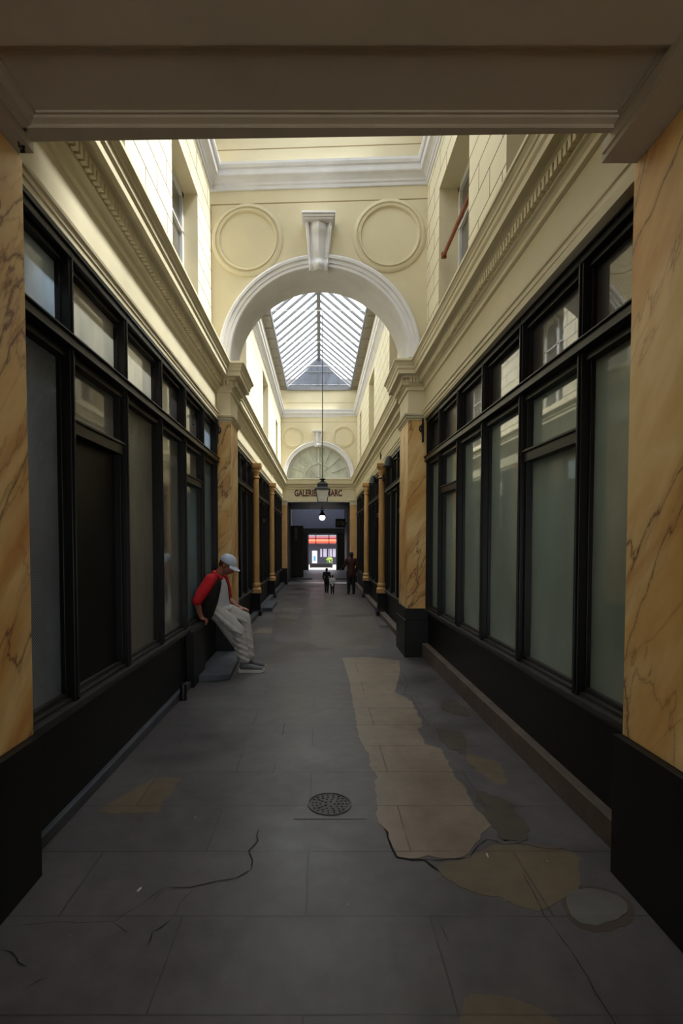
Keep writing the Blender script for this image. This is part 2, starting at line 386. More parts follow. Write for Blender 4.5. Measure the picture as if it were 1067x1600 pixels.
RC = [([(-0.346, 2.799), (-0.336, 2.689), (-0.372, 2.603), (-0.338, 2.523), (-0.344, 2.447), (-0.397, 2.39), (-0.483, 2.362), (-0.595, 2.326), (-0.719, 2.322)], .006), ([(-0.719, 2.322), (-0.791, 2.205), (-0.865, 2.109), (-0.97, 2.102), (-1.184, 2.098), (-1.317, 2.073)], .0025),
      ([(-0.719, 2.322), (-0.748, 2.205)], .002), ([(-0.581, 2.331), (-0.607, 2.258), (-0.636, 2.109)], .002), ([(-0.636, 2.109), (-0.682, 2.045), (-0.684, 1.972)], .006), ([(-0.882, 2.116), (-0.805, 2.056), (-0.787, 2.045)], .003),
      ([(-1.253, 1.95), (-1.201, 1.947), (-1.15, 1.895), (-1.104, 1.874)], .006), ([(-1.052, 1.783), (-1.001, 1.829)], .004),
      ([(0.396, 2.546), (0.492, 2.530), (0.605, 2.526), (0.756, 2.546), (0.84, 2.66), (0.905, 2.704), (0.967, 2.66), (1.047, 2.671), (1.157, 2.628), (1.263, 2.613), (1.354, 2.597)], .006),
      ([(0.333, 2.86), (0.371, 2.772), (0.37, 2.671), (0.396, 2.546), (0.52, 2.52), (0.58, 2.44)], .013), ([(1.005, 6.29), (1.001, 5.801), (0.884, 5.339), (0.94, 5.297), (0.945, 4.635), (0.958, 4.391)], .004),
      ([(-0.312, 4.49), (-0.313, 4.189)], .005), ([(-0.323, 3.638), (-0.327, 3.50)], .007), ([(0.976, 2.423), (0.963, 2.146), (0.978, 2.005), (0.981, 1.77), (0.979, 1.45)], .004), ([(0.505, 2.10), (0.515, 1.98)], .003)]
for i, (p, w) in enumerate(RC): ribbon(p, w * 0.55, 0.0034, i + 2, 0.006)
fb.build('floor'); struct(bpy.data.objects['floor'], 'grey worn paved floor of the arcade with brown slabs exposed on the right', 'floor')

# ---- walls.  Each side: a lower frieze band, a deeper back wall behind the shopfronts, a scored upper wall with window openings
def upper_wall(side, xf, y0, y1, wins, z0=4.02, ztop=6.5, depth=0.55):
    """scored wall at x = xf with openings (ya, yb, za, zb)"""
    m = MB(); s = 1 if side == 'right' else -1; x1 = xf + s * depth
    m.mat(M['block']); ys = y0
    for ya, yb, za, zb in sorted(wins):
        m.box(xf, x1, ys, ya, z0, ztop); m.box(xf, x1, ya, yb, zb, ztop)
        if za > z0: m.box(xf, x1, ya, yb, z0, za)
        ys = yb
    m.box(xf, x1, ys, y1, z0, ztop)
    m.mat(M['cream']); m.box(xf, x1, y0, y1, ztop, TOP)
    return m
WA_L = [(2.9, 4.05, 4.3, 5.87), (5.32, 6.42, 4.3, 5.87)]
WA_R = [(3.0, 4.12, 4.3, 5.93), (5.15, 6.42, 4.3, 5.93)]
WB_L = [(9.6, 10.7, 4.3, 6.1), (13.75, 15.2, 4.3, 6.2), (17.7, 18.5, 4.3, 5.87)]
WB_R = [(9.6, 10.7, 4.3, 6.1), (13.7, 15.15, 4.3, 6.25), (17.9, 18.6, 4.3, 6.2)]
XL, XR = -1.50, 1.46
XLB, XRB = -1.52, 1.43
def side_wall(name, side, xf, xlow0, xlow1, y0, y1, wins, label):
    s = 1 if side == 'right' else -1
    m = upper_wall(side, xf, y0, y1, wins)
    m.mat(M['cream'])
    # frieze band above the shopfronts
    for (ya, xa), (yb, xb) in (((y0, xlow0), (y1, xlow1)),):
        pts = [(xa, ya), (xb, yb), (xf + s * 0.5, yb), (xf + s * 0.5, ya)]
        m.prism(pts, 3.30, 4.03, lambda p, a: Vector((p[0], p[1], a)))
    m.mat(M['dkpaint']); m.box(xf + s * 0.28, xf + s * 0.55, y0, y1, -0.1, 3.32)
    o = m.build(name); struct(o, label, 'wall')
    me = o.data; mi = {mm.name: i for i, mm in enumerate(me.materials)}
    for p in me.polygons:
        if abs(p.normal.x) < 0.5 and me.materials[p.material_index] == M['block']: p.material_index = mi['cream_plaster']
    return o
side_wall('wall_left', 'left', XL, -1.435, -1.435, YA0, YA1, WA_L, 'left cream wall of the near bay, scored in blocks above the cornice')
side_wall('wall_right', 'right', XR, 1.475, 1.440, YA0, YA1, WA_R, 'right cream wall of the near bay, scored in blocks above the cornice')
side_wall('wall_left.001', 'left', XLB, -1.455, -1.455, YB0, YB1 + 0.1, WB_L, 'left cream wall of the far bay beyond the first arch')
side_wall('wall_right.001', 'right', XRB, 1.40, 1.40, YB0, YB1 + 0.1, WB_R, 'right cream wall of the far bay beyond the first arch')

# ---- arch walls
ARC = 4.14
def arch_wall(name, cx, y0, y1, hw, label, skew=0.0, blind=False):
    m = MB(); m.mat(M['cream'])
    r = 1.24; n = 48
    pts = [(-hw, 3.9), (-r, 3.9)] + [(r * math.cos(a), ARC + r * math.sin(a)) for a in [PI - PI * k / n for k in range(n + 1)]] + [(r, 3.9), (hw, 3.9), (hw, TOP), (-hw, TOP)]
    fn = lambda p, a: Vector((p[0], a - skew * p[0], p[1]))
    m.prism(pts, y0 - (y0 + y1) / 2, y1 - (y0 + y1) / 2, fn)
    yf = y0 - (y0 + y1) / 2
    m.mat(M['groove'])
    for (xa, xb, za, zb) in ((-hw, hw, 6.268, 6.278), (-hw + 0.035, -hw + 0.043, 4.1, 6.27), (hw - 0.043, hw - 0.035, 4.1, 6.27)):
        m.prism([(xa, za), (xb, za), (xb, zb), (xa, zb)], yf - 0.003, yf + 0.01, fn)
    m.prism([(-hw, 7.0), (hw, 7.0), (hw, 7.008), (-hw, 7.008)], yf - 0.003, yf + 0.01, fn)
    o = m.build(name, loc=(cx, (y0 + y1) / 2, 0)); struct(o, label, 'wall')
    # archivolt
    def mould(z, nm, lab, prof, mat, full=False):
        q = MB(); q.ringmould(0, ARC, yf, prof, 0.0, PI, 64)
        for v in q.b.verts: v.co.y -= skew * v.co.x
        t = q.build(nm, mat, None, True, loc=(cx, (y0 + y1) / 2, 0)); struct(t, lab, 'moulding'); return t
    th = (y1 - y0)
    mould(0, 'trim_archivolt', 'white moulded band round the ' + label.split(',')[0], [(1.232, -th), (1.232, 0.02), (1.245, 0.035), (1.285, 0.035), (1.29, 0.05), (1.335, 0.05), (1.345, 0.075), (1.375, 0.08), (1.40, 0.06), (1.405, 0.0), (1.30, -0.02), (1.26, -th)], M['white'])
    return o
arch_wall('wall_arch', -0.02, YA1, YB0, 1.53, 'nearer arch, cream wall with two roundels above it', 0.045)
arch_wall('wall_arch.001', -0.06, YB1, YB1 + 0.55, 1.53, 'farther arch, cream wall with a glazed fanlight', 0.02)

def roundel(cx, cz, y, r, label, skew=0.0):
    m = MB(); m.ringmould(0, 0, 0, [(r + .02, 0.0), (r + .02, 0.010), (r, 0.026), (r - 0.03, 0.030), (r - .034, 0.014), (r - 0.06, 0.014), (r - .064, .034), (r - 0.085, 0.030), (r - 0.092, 0.006), (r - 0.10, 0.0), (r - 0.10, -0.02), (r + .02, -0.02)])
    for v in m.b.verts: v.co.y -= skew * v.co.x
    o = m.build('roundel_moulding', M['cream'], None, True, loc=(cx, y - skew * 0, cz))
    return tag(o, label, 'roundel', 'round plaster mouldings on the arch walls')
roundel(-1.005, 5.78, YA1 - 0.045 * -1.0, 0.475, 'left round plaster moulding on the nearer arch wall', 0.045)
roundel(0.945, 5.79, YA1 - 0.045 * 0.96, 0.475, 'right round plaster moulding on the nearer arch wall', 0.045)
roundel(-1.06, 5.68, YB1 + 0.02, 0.42, 'left small distant round moulding on the farther arch wall', 0.02)
roundel(0.90, 5.70, YB1 - 0.02, 0.42, 'right small distant round moulding on the farther arch wall', 0.02)

def keystone(cx, y, label, sc=1.0):
    e = empty('keystone', (cx, y, 5.28))
    # scrolled console seen from the front, wider at the top
    m = MB(); R = []
    N = 26
    for k in range(N + 1):
        t = k / N; z = 0.02 + 0.60 * t
        w = (0.125 + 0.055 * t)
        out = 0.10 + 0.07 * t + 0.05 * math.exp(-((t - 0.1) / 0.10) ** 2) - 0.03 * math.exp(-((t - 0.28) / 0.08) ** 2) + 0.045 * math.exp(-((t - 0.88) / 0.12) ** 2)
        row = []
        for u, h in ((-1, 0), (-1, .7), (-.9, .92), (-.78, .92), (-.72, .72), (-.6, .70), (-.48, .9), (0, 1.12), (.48, .9), (.6, .70), (.72, .72), (.78, .92), (.9, .92), (1, .7), (1, 0)):
            row.append(Vector((u * w, -out * h + 0.02, z)))
        R.append(row)
    m.rings(R); m.build('scroll', M['white'], e, True)
    c = MB()
    for (w, d, z0, z1) in ((0.195, 0.22, 0.62, 0.645), (0.21, 0.24, 0.645, 0.675), (0.222, 0.26, 0.675, 0.70)): c.box(-w, w, -d, 0.03, z0, z1)
    c.build('abacus', M['white'], e, False, 0.004)
    e.scale = (sc, sc, sc)
    return tag(e, label, 'keystone')
keystone(-0.02, YA1 - 0.02, 'white fluted scroll keystone at the crown of the nearer arch')
keystone(-0.09, YB1 - 0.02, 'small white keystone over the distant fanlight', 0.9)

# ---- cornices
CORN = [(0, 3.69), (0.02, 3.70), (0.02, 3.735), (0.035, 3.755), (0.055, 3.765), (0.055, 3.785), (0.04, 3.785), (0.04, 3.85), (0.085, 3.85), (0.085, 3.862), (0.10, 3.875), (0.12, 3.882), (0.158, 3.882),
        (0.160, 3.93), (0.175, 3.95), (0.178, 3.985), (0.186, 3.99), (0.192, 4.01), (0.208, 4.03), (0.22, 4.037), (0.22, 4.062), (-0.12, 4.075), (-0.12, 3.69)]
ARCHI = [(0, 3.318), (0.012, 3.318), (0.014, 3.350), (0.022, 3.356), (0.024, 3.380), (0.036, 3.388), (0.040, 3.405), (0.012, 3.42), (0, 3.42), (-0.25, 3.42), (-0.25, 3.318)]
ARCHR = [(0, 3.318), (0.010, 3.320), (0.012, 3.352), (0.024, 3.358), (0.026, 3.392), (0.036, 3.398), (0.040, 3.415), (0.022, 3.425), (0.018, 3.445), (0.008, 3.458), (0, 3.46), (-0.25, 3.46), (-0.25, 3.318)]
TOPC = [(0, 6.45), (0.015, 6.455), (0.02, 6.49), (0.035, 6.50), (0.04, 6.53), (0.075, 6.57), (0.11, 6.585), (0.115, 6.60), (0.12, 6.66), (0.14, 6.67), (0.155, 6.70), (0.158, 6.73), (-0.05, 6.75), (-0.05, 6.45)]
def dentils(m, path, out0=0.038, out1=0.09, z0=3.782, z1=3.847, pitch=0.056, w=0.034):
    P = [Vector(p) for p in path]
    for a, b in zip(P, P[1:]):
        d = (b - a); L = d.length; d.normalize(); nn = Vector((d.y, -d.x)); k = int((L + 0.06) / pitch)
        for i in range(k):
            c = a + d * (L * (i + 0.5) / k)
            q = [c - d * w / 2 + nn * out0, c + d * w / 2 + nn * out0, c + d * w / 2 + nn * out1, c - d * w / 2 + nn * out1]
            m.prism([(p.x, p.y) for p in q], z0, z1, lambda p, a_: Vector((p[0], p[1], a_)))
def cornice(name, path, label, dent=True, prof=CORN, mat=None, closed=False):
    m = MB(); m.sweep(path, prof, closed)
    if dent: dentils(m, path)
    o = m.build(name, mat or M['trim'], None, False); return struct(o, label, 'cornice')
PX_ = 1.235
# travel with the corridor on the right-hand side: left wall goes +y, right wall goes -y
cornice('trim_1', [(-1.435, YA0), (-1.435, YA1 + 0.05), (-PX_ - .02, YA1 + 0.05), (-PX_ - .02, YB0), (-1.455, YB0), (-1.455, YB1), (1.40, YB1), (1.40, YB0), (PX_ - .02, YB0), (PX_ - .02, YA1 - 0.05), (1.440, YA1 - 0.05), (1.470, YA0)],
        'cream dentil cornice running along both sides of the arcade and over the far sign')
cornice('trim_2', [(-1.435, YA0), (-1.435, YA1)], 'thin cream moulding above the left near shopfront', False, ARCHI)
cornice('trim_3', [(1.435, YA1), (1.500, YA0)], 'ridged cream moulding above the right near shopfront', False, ARCHR)
cornice('trim_4', [(-1.455, YB0), (-1.455, YB1)], 'thin cream moulding above the left far shopfronts', False, ARCHI)
cornice('trim_5', [(1.40, YB1), (1.40, YB0)], 'ridged cream moulding above the right far shopfronts', False, ARCHR)
cornice('trim_6', [(-1.50, YA0), (-1.50, YA1 + .06), (1.46, YA1 - .07), (1.46, YA0)], 'grey white upper cornice round the near bay', False, TOPC, M['white'], True)
cornice('trim_7', [(XLB, YB0), (XLB, YB1), (XRB, YB1), (XRB, YB0)], 'grey white upper cornice round the far bay', False, TOPC, M['white'], True)

# ---- arch piers (yellow marble with black plinths and cream blocks above)
def pier(x0, x1, y0, y1, label, plinth, inner):
    e = empty('arch_pier', ((x0 + x1) / 2, (y0 + y1) / 2, 0)); cx, cy = e.location.x, e.location.y
    a, b, c, d = x0 - cx, x1 - cx, y0 - cy, y1 - cy
    m = MB(); m.box(a, b, c, d, plinth[1], 3.30); m.build('shaft', M['marble'], e, False, 0.004)
    m = MB()
    p = 0.018
    m.box(a - p, b + p, c - p, d + p, plinth[0], plinth[1]); p = 0.035
    m.box(a - p, b + p, c - p, d + p, 0, plinth[0]); m.build('plinth', M['bplinth'], e, False, 0.006)
    m = MB(); m.box(a, b, c, d, 3.30, 3.95); m.build('upper_block', M['trim'], e)
    m = MB()
    m.sweep([(a, d), (a, c), (b, c), (b, d)], [(-0.03, 3.29), (0.008, 3.29), (0.012, 3.312), (0.028, 3.32), (0.032, 3.343), (0.048, 3.350), (0.055, 3.376), (0.03, 3.386), (-0.03, 3.392)])
    m.build('capital', M['trim'], e)
    return tag(e, label, 'pier', 'marbled piers')
pier(-1.60, -PX_ - .02, YA1 + .05, YB0, 'left marbled pier under the nearer arch, behind the seated man', (0.50, 0.68), 1)
pier(PX_ - .02, 1.60, YA1 - .05, YB0, 'right marbled pier under the nearer arch with a two step black plinth', (0.52, 0.68), -1)

# ---- far sign wall between the jambs, fanlight
m = MB(); m.mat(M['cream']); m.box(-1.6, 1.5, 20.02, 20.5, 3.22, 3.95); m.box(-1.6, 1.5, 20.05, 20.5, 3.9, 4.08)
o = m.build('wall_sign'); struct(o, 'cream lintel wall carrying the painted arcade name', 'wall')
def text(name, body, size, loc, rot, mat, parent=None, ext=0.004, sx=1.0, align='CENTER', bold=0.0):
    c = bpy.data.curves.new(name, 'FONT'); c.body = body; c.size = size; c.extrude = ext; c.align_x = align; c.align_y = 'CENTER'; c.offset = bold
    c.resolution_u = 3
    t = bpy.data.objects.new(name, c); col.objects.link(t)
    bpy.context.view_layer.update()
    dg = bpy.context.evaluated_depsgraph_get(); me = bpy.data.meshes.new_from_object(t.evaluated_get(dg))
    bpy.data.objects.remove(t); o = bpy.data.objects.new(name, me); col.objects.link(o)
    me.materials.clear(); me.materials.append(mat); o.location = loc; o.rotation_euler = rot; o.scale = (sx, 1, 1)
    if parent: o.parent = parent
    return o
t = text('sign_lettering', 'GALERIE ST MARC', 0.34, (-0.07, 20.012, 3.52), (PI / 2, 0, 0), M['letter'], None, 0.006, 1.0, 'CENTER', 0.012)
t.scale = (1.86 / t.dimensions.x if t.dimensions.x else 0.6, 1, 1)
tag(t, 'dark red painted arcade name on the far cream lintel behind the lantern', 'sign')
e = empty('window_fanlight', (-0.06, 20.20, 4.085))
m = MB(); R_ = 1.235
pts = [(R_ * math.cos(PI * k / 40), R_ * math.sin(PI * k / 40) + 0.05) for k in range(41)] + [(-R_, 0), (R_, 0)]
m.prism(pts, 0.02, 0.035, lambda p, a: Vector((p[0], a, p[1]))); m.build('pane', M['fan'], e)
m = MB()
for rr in (0.56, 1.20):
    m.ringmould(0, 0.05, 0, [(rr - .018, 0), (rr - .018, .03), (rr + .018, .03), (rr + .018, 0)], 0, PI, 40)
for k in range(1, 8):
    a = PI * k / 8 if k != 4 else PI / 2
    r0 = 0.0 if k == 4 else 0.56
    d = Vector((math.cos(a), 0, math.sin(a))); u = Vector((-d.z, 0, d.x)) * (.014 if k != 4 else .03)
    P = d * r0 + Vector((0, 0, .05)); Q = d * 1.2 + Vector((0, 0, .05))
    m.rings([[p + u, p + u + Vector((0, -.03, 0)), p - u + Vector((0, -.03, 0)), p - u] for p in (P, Q)])
for a in (0.9, 2.24):
    d = Vector((math.cos(a), 0, math.sin(a))); u = Vector((-d.z, 0, d.x)) * .012
    m.rings([[p + u, p + u + Vector((0, -.03, 0)), p - u + Vector((0, -.03, 0)), p - u] for p in (Vector((0, 0, .05)), d * .56 + Vector((0, 0, .05)))])
m.box(-1.24, 1.24, -.03, 0.03, 0, .05)
m.build('window_frame', M['frame'], e)
struct(e, 'half round fanlight with radial bars over the far sign', 'window')
# ---- porch at the camera end
m = MB(); m.mat(plain('darker_ceiling_paint', (172, 158, 134), 0.7, 0.08, 2))  # ceiling colour set darker than the cream walls
Z0 = 3.415
PX0, PX1, PY0, PY1 = -1.285, 1.34, 1.93, 2.325
def fr(p, a): return Vector((p[0], p[1], a))
m.box(-2.2, 2.2, -4.0, PY0, Z0, 4.0)                       # plain near soffit
m.prism([(-2.2, PY1 - .02), (2.2, PY1 - .02), (2.2, 2.318), (-2.2, 2.402)], Z0, 4.0, fr)
m.box(-2.2, PX0, PY0, PY1, Z0, 4.0); m.box(PX1, 2.2, PY0, PY1, Z0, 4.0)
m.box(-2.2, 2.2, 1.8, 2.33, Z0 + .036, 4.0)                       # recessed panel
m.sweep([(PX0, PY0), (PX0, PY1), (PX1, PY1), (PX1, PY0)], [(-0.01, Z0 + 0.001), (0.008, Z0 + 0.001), (0.010, Z0 + 0.010), (0.020, Z0 + 0.006), (0.022, Z0 + 0.014), (0.048, Z0 + 0.022), (0.052, Z0 + 0.030), (0.066, Z0 + 0.028), (0.068, Z0 + 0.038), (-0.01, Z0 + 0.038)], True)
m.box(-1.38, -1.305, -4, 2.40, 3.375, Z0 + .01); m.box(1.295, 1.46, -4, 2.42, 3.345, Z0 + .01); m.box(1.285, 1.297, -4, 2.40, 3.37, Z0 + .01)
m.box(-2.1, 2.1, 2.05, 2.30, 3.9, TOP); m.box(-2.1, -1.5, 2.3, 2.44, 3.4, TOP); m.box(1.46, 2.1, 2.3, 2.44, 3.4, TOP)  # lintel wall; side blocks added to shut out stray sky light
m.box(-2.2, 2.2, -4.3, -4.0, 2.5, 4.0); m.box(-2.2, -1.1, -4.3, -4.0, 0, 2.5); m.box(1.1, 2.2, -4.3, -4.0, 0, 2.5)  # unseen rear wall added, its opening sized to limit light from behind
o = m.build('ceiling', None, None, False, 0.002); struct(o, 'low painted ceiling of the entrance passage with a moulded recessed panel', 'ceiling')
for sname, s, xf, yn, lab in (('left', -1, -1.375, 1.0, 'left marbled entrance pier at the left edge of the photo'), ('right', 1, 1.452, 1.0, 'right marbled entrance pier at the right edge of the photo')):
    e = empty('entrance_pier', (xf, 2.0, 0))
    m = MB(); m.box(0, s * 0.5, -1.4, 0.43, 0.68, 3.37 if s < 0 else 3.342); m.build('shaft', M['marble'], e, False, 0.004)
    m = MB(); m.box(-s * 0.040, s * 0.5, -1.4, 0.41 if s < 0 else 0.44, 0, 0.68); m.build('plinth', M['bplinth'], e, False, 0.004)
    tag(e, lab, 'pier', 'marbled piers')
m = MB(); m.mat(M['cream']); m.box(-2.2, -1.42, -4, 0.59, 0, 3.4); m.build('wall_left.002'); struct(bpy.data.objects['wall_left.002'], 'entrance passage wall behind the camera on the left', 'wall')
m = MB(); m.mat(M['cream']); m.box(1.5, 2.2, -4, 0.59, 0, 3.4); m.build('wall_right.002'); struct(bpy.data.objects['wall_right.002'], 'entrance passage wall behind the camera on the right', 'wall')

# ---- skylights
def skylight(name, y0, y1, xl, xr, label, gable_far=True, rods=True):
    e = empty(name, (0, (y0 + y1) / 2, TOP)); cy = e.location.y
    rz = 8.70 - TOP; cx = (xl + xr) / 2; a = xl + 0.22; b = xr - 0.22; ya, yb = y0 - cy, y1 - cy
    m = MB(); m.box(xl - .5, a, ya, yb, -0.06, 0.10); m.box(b, xr + .5, ya, yb, -0.06, 0.10)
    k = 0
    yy = ya
    m.build('gutter', M['soffit'], e, False, 0.004)
    m = MB()
    m.box(a - .02, a + .03, ya, yb, -0.02, 0.14); m.box(b - .03, b + .02, ya, yb, -0.02, 0.14)
    yy = ya + 0.1
    while yy < yb:                                               # seams across the gutter soffit
        m.box(xl - .01, a, yy, yy + 0.015, -0.072, -0.055); m.box(b, xr + .01, yy, yy + 0.015, -0.072, -0.055); yy += 0.75
    m.build('eave_rail', M['steel'], e)
    m = MB(); m.box(cx - .055, cx + .055, ya, yb, rz - 0.08, rz + 0.04); m.build('ridge_beam', M['steel'], e)
    n = int((yb - ya) / 0.46); proto = None
    for i in range(n + 1):
        y = ya + (yb - ya) * i / n
        if proto is None:
            m = MB()
            for sx, x0 in ((-1, a), (1, b)):
                for off, hh in ((-0.034, 0.045), (0.034, 0.045)):
                    d = Vector((cx - x0, 0, rz - 0.09)); nn = Vector((-d.z, 0, d.x)).normalized() * hh * (1 if d.x > 0 else -1)
                    P = Vector((x0, off, 0.09)); Q = Vector((cx, off, rz))
                    R = []
                    for p in (P, Q): R.append([p + Vector((0, -.014, 0)), p + Vector((0, .014, 0)), p + nn + Vector((0, .014, 0)), p + nn + Vector((0, -.014, 0))])
                    m.rings(R)
            proto = m.build('glazing_bar', M['steel'], e, loc=(0, y, 0)); 
        else:
            c = proto.copy(); col.objects.link(c); c.location = (0, y, 0)
    m = MB()
    for x0 in (a, b):
        m.prism([(x0, 0.13), (cx, rz + 0.035), (cx, rz + 0.041), (x0, 0.136)], ya, yb, lambda p, q: Vector((p[0], q, p[1])))
    m.build('glass', M['clear'], e)
    if rods:
        m = MB()
        for t_ in (0.47,):
            for x0 in (a, b):
                x = x0 + (cx - x0) * t_; z = 0.09 + (rz - .09) * t_ - 0.05
                m.tube([(x, ya, z), (x, yb, z)], 0.006, 6)
        m.build('purlin_rod', M['steel'], e)
        y = ya + 1.3
        while y < yb:
            q = MB(); q.tube([(a, y, 0.14), (b, y, 0.14)], 0.008, 6); q.build('tie_rod', M['frame'], e); y += 2.1
    # gables
    m = MB(); m.prism([(a, 0), (b, 0), (cx, rz)], yb - 0.03, yb - 0.005, lambda p, q: Vector((p[0], q, p[1])))
    m.build('gable_glass', M['gable'], e)
    m = MB(); m.box(a, b, yb - .08, yb, -0.08, 0.06)
    for fx in (-0.62, -0.25, 0.0, 0.25, 0.62):
        x = cx + fx * (b - a) / 2; h = rz * (1 - abs(fx)); m.box(x - .015, x + .015, yb - .06, yb - .02, 0, h)
    m.box(cx - .55, cx + .55, yb - .055, yb - .03, rz * .52, rz * .56)
    m.build('gable_frame', M['steel'], e)
    m = MB(); m.prism([(a, 0), (b, 0), (cx, rz)], ya, ya + 0.03, lambda p, q: Vector((p[0], q, p[1]))); m.build('gable_panel', M['gable'], e)
    struct(e, label, 'skylight'); return e
skylight('window_skylight', 2.28, YA1, -1.5, 1.46, 'pitched glass roof over the near bay')
skylight('window_skylight.001', YB0 + 0.3, YB1, XLB, XRB, 'pitched glass skylight with grey glazing bars seen through the nearer arch')
m = MB(); m.mat(M['soffit']); m.box(-2.2, 2.2, YA1 - .1, YB0 + .32, TOP, TOP + .1); m.build('ceiling_2'); struct(bpy.data.objects['ceiling_2'], 'flat roof over the nearer arch wall', 'roof')

# ---- upper windows
def upper_window(side, xf, w, label, style='casement'):
    ya, yb, za, zb = w; s = 1 if side == 'right' else -1; d = 0.20 if side == 'left' else 0.26
    e = empty('window_upper', (xf + s * d, (ya + yb) / 2, za)); h = zb - za; hw = (yb - ya) / 2
    if style == 'shutter':
        m = MB(); m.box(-0.02, 0.02, -hw, hw, 0, h)
        k = int(h / 0.06)
        for i in range(k): m.box(-s * 0.045, -s * 0.02, -hw + .08, -.03, 0.04 + i * .06, 0.075 + i * .06); m.box(-s * 0.045, -s * 0.02, .03, hw - .08, 0.04 + i * .06, 0.075 + i * .06)
        m.build('shutter', M['shutter'], e)
    else:
        m = MB()
        for y0, y1, z0, z1 in ((-hw, -hw + .07, 0, h), (hw - .07, hw, 0, h), (-hw, hw, 0, .07), (-hw, hw, h - .07, h), (-.045, .045, 0, h), (-hw, hw, h * .36, h * .36 + .03), (-hw, hw, h * .68, h * .68 + .03)):
            m.box(-0.03, 0.03, y0, y1, z0, z1)
        m.build('window_frame', M['frame'], e, False, 0.004)
        m = MB(); m.box(s * 0.005, s * 0.012, -hw, hw, 0, h); m.build('pane', M['gup'], e)
    struct(e, label, 'window'); return e
for side, xf, ws, nm in (('left', XL, WA_L, 'near bay'), ('right', XR, WA_R, 'near bay'), ('left', XLB, WB_L, 'far bay'), ('right', XRB, WB_R, 'far bay')):
    for i, w in enumerate(ws):
        upper_window(side, xf, w, '%s upper window of the %s, %s' % (side, nm, ['nearest the camera', 'next along from the camera', 'farthest from the camera'][i]), 'shutter' if (nm == 'far bay' and side == 'right' and i == 1) else 'casement')
m = MB(); m.tube([(0, -0.6, 0), (0, 0.55, 0)], 0.022, 12); m.box(-.03, .03, 0.55, 0.59, -.03, .03)
tag(m.build('guard_rail', M['tan'], None, True, loc=(1.50, 5.76, 5.08)), 'brown wooden guard rail across the right upper window', 'rail')
bk = MB(); bk.mat(M['cement']); bk.box(-2.2, 2.2, 21.2, 21.5, 3.3, 8.3)
bk.build('wall_back'); struct(bpy.data.objects['wall_back'], 'grey neighbouring wall behind the distant glass gable', 'wall')

# ================================================================== SHOPFRONTS
def shopfront(side, loc, skew, L, posts, panes, zs, label, zt=(2.72, 2.79), ztop=3.32, kerb=None, rails={}, pedestal=None, stall0=0.0, midbars=()):
    """local x runs along the wall away from the camera, outwards is s*y"""
    s = -1 if side == 'left' else 1
    e = empty('shopfront', loc, PI / 2 + skew)
    def bx(m, u0, u1, d0, d1, z0, z1): m.box(u0, u1, s * d0, s * d1, z0, z1)
    m = MB(); bx(m, 0, L, -0.05, -0.22, stall0, zs - 0.05)
    if pedestal: bx(m, pedestal[0], pedestal[1], -0.05, 0.035, 0, zs - 0.04)
    m.build('stall_riser', M['bplinth'], e, False, 0.004)
    m = MB(); bx(m, 0, L, 0.0, -0.06, zs - 0.035, zs); bx(m, 0, L, -0.012, -0.10, zs - 0.055, zs - 0.035); bx(m, 0, L, -0.045, -0.12, zs, zs + 0.022); bx(m, 0, L, -0.075, -0.14, zs + .022, zs + 0.05)
    if pedestal: bx(m, pedestal[0], pedestal[1], 0.045, -0.02, zs - 0.05, zs)
    m.build('sill', M['bsill'], e, False, 0.003)
    f0, f1, g = -0.022, -0.14, -0.10
    m = MB(); bx(m, 0, L, f0 + .01, f1, ztop - 0.075, ztop); bx(m, 0, L, f0 + .022, f1, ztop - 0.03, ztop); bx(m, 0, L, f0 - .03, f1, ztop - 0.11, ztop - 0.07)
    m.build('head_rail', M['bframe'], e, False, 0.003)
    m = MB(); bx(m, 0, L, f0 + .03, f1, zt[0], zt[1]); bx(m, 0, L, f0 + .045, f1, zt[1] - 0.012, zt[1]); bx(m, 0, L, f0 + .038, f1, zt[0], zt[0] + 0.012); bx(m, 0, L, f0 - .02, f1, zt[0] - 0.05, zt[0])
    m.build('transom', M['bframe'], e, False, 0.003)
    for i, (u, w) in enumerate(posts):
        m = MB(); bx(m, u - w, u, f0, f1, zs, ztop - 0.01); bx(m, u - w * .72, u - w * .42, f0 + .012, f1, zs + .02, ztop - 0.03); bx(m, u - w - .014, u + .014, f0 - .05, f1, zs, ztop - 0.02)
        m.build('mullion', M['bframe'], e, False, 0.003)
    for (i, zr) in rails.items():
        u0 = posts[i][0]; u1 = posts[i + 1][0] - posts[i + 1][1]
        m = MB(); bx(m, u0, u1, f0 - .015, f1, zr - .06, zr + .025); bx(m, u0, u1, f0 - .002, f1, zr + .012, zr + .03)
        bx(m, u0, u0 + .035, f0 - .03, f1, zs + .05, zt[0]); bx(m, u1 - .035, u1, f0 - .03, f1, zs + .05, zt[0]); m.build('door_rail', M['bframe'], e, False, 0.003)
    for i, pn in enumerate(panes):
        u0 = posts[i][0]; u1 = posts[i + 1][0] - posts[i + 1][1]
        m = MB(); bx(m, u0, u1, g, g - .008, zt[1], ztop - .06); m.build('upper_pane', M[pn[0]], e)
        if len(pn) == 3:
            m = MB(); bx(m, u0, u1, g, g - .008, rails[i], zt[0]); m.build('middle_pane', M[pn[1]], e)
            m = MB(); bx(m, u0, u1, g, g - .008, zs, rails[i] - .03); m.build('lower_pane' if pn[2] != 'bplinth' else 'door_panel', M[pn[2]], e)
        else:
            m = MB(); bx(m, u0, u1, g, g - .008, zs, zt[0]); m.build('lower_pane', M[pn[1]], e)
    for (i, u) in midbars:
        m = MB(); bx(m, u - .02, u, f0 - .02, f1, zt[1], ztop - .05); m.build('mullion', M['bframe'], e, False, 0.002)
    return tag(e, label, 'shopfront', 'black shopfronts')

def posts_from(ys, y0, w=0.055): return [(y - y0, w) for y in ys]
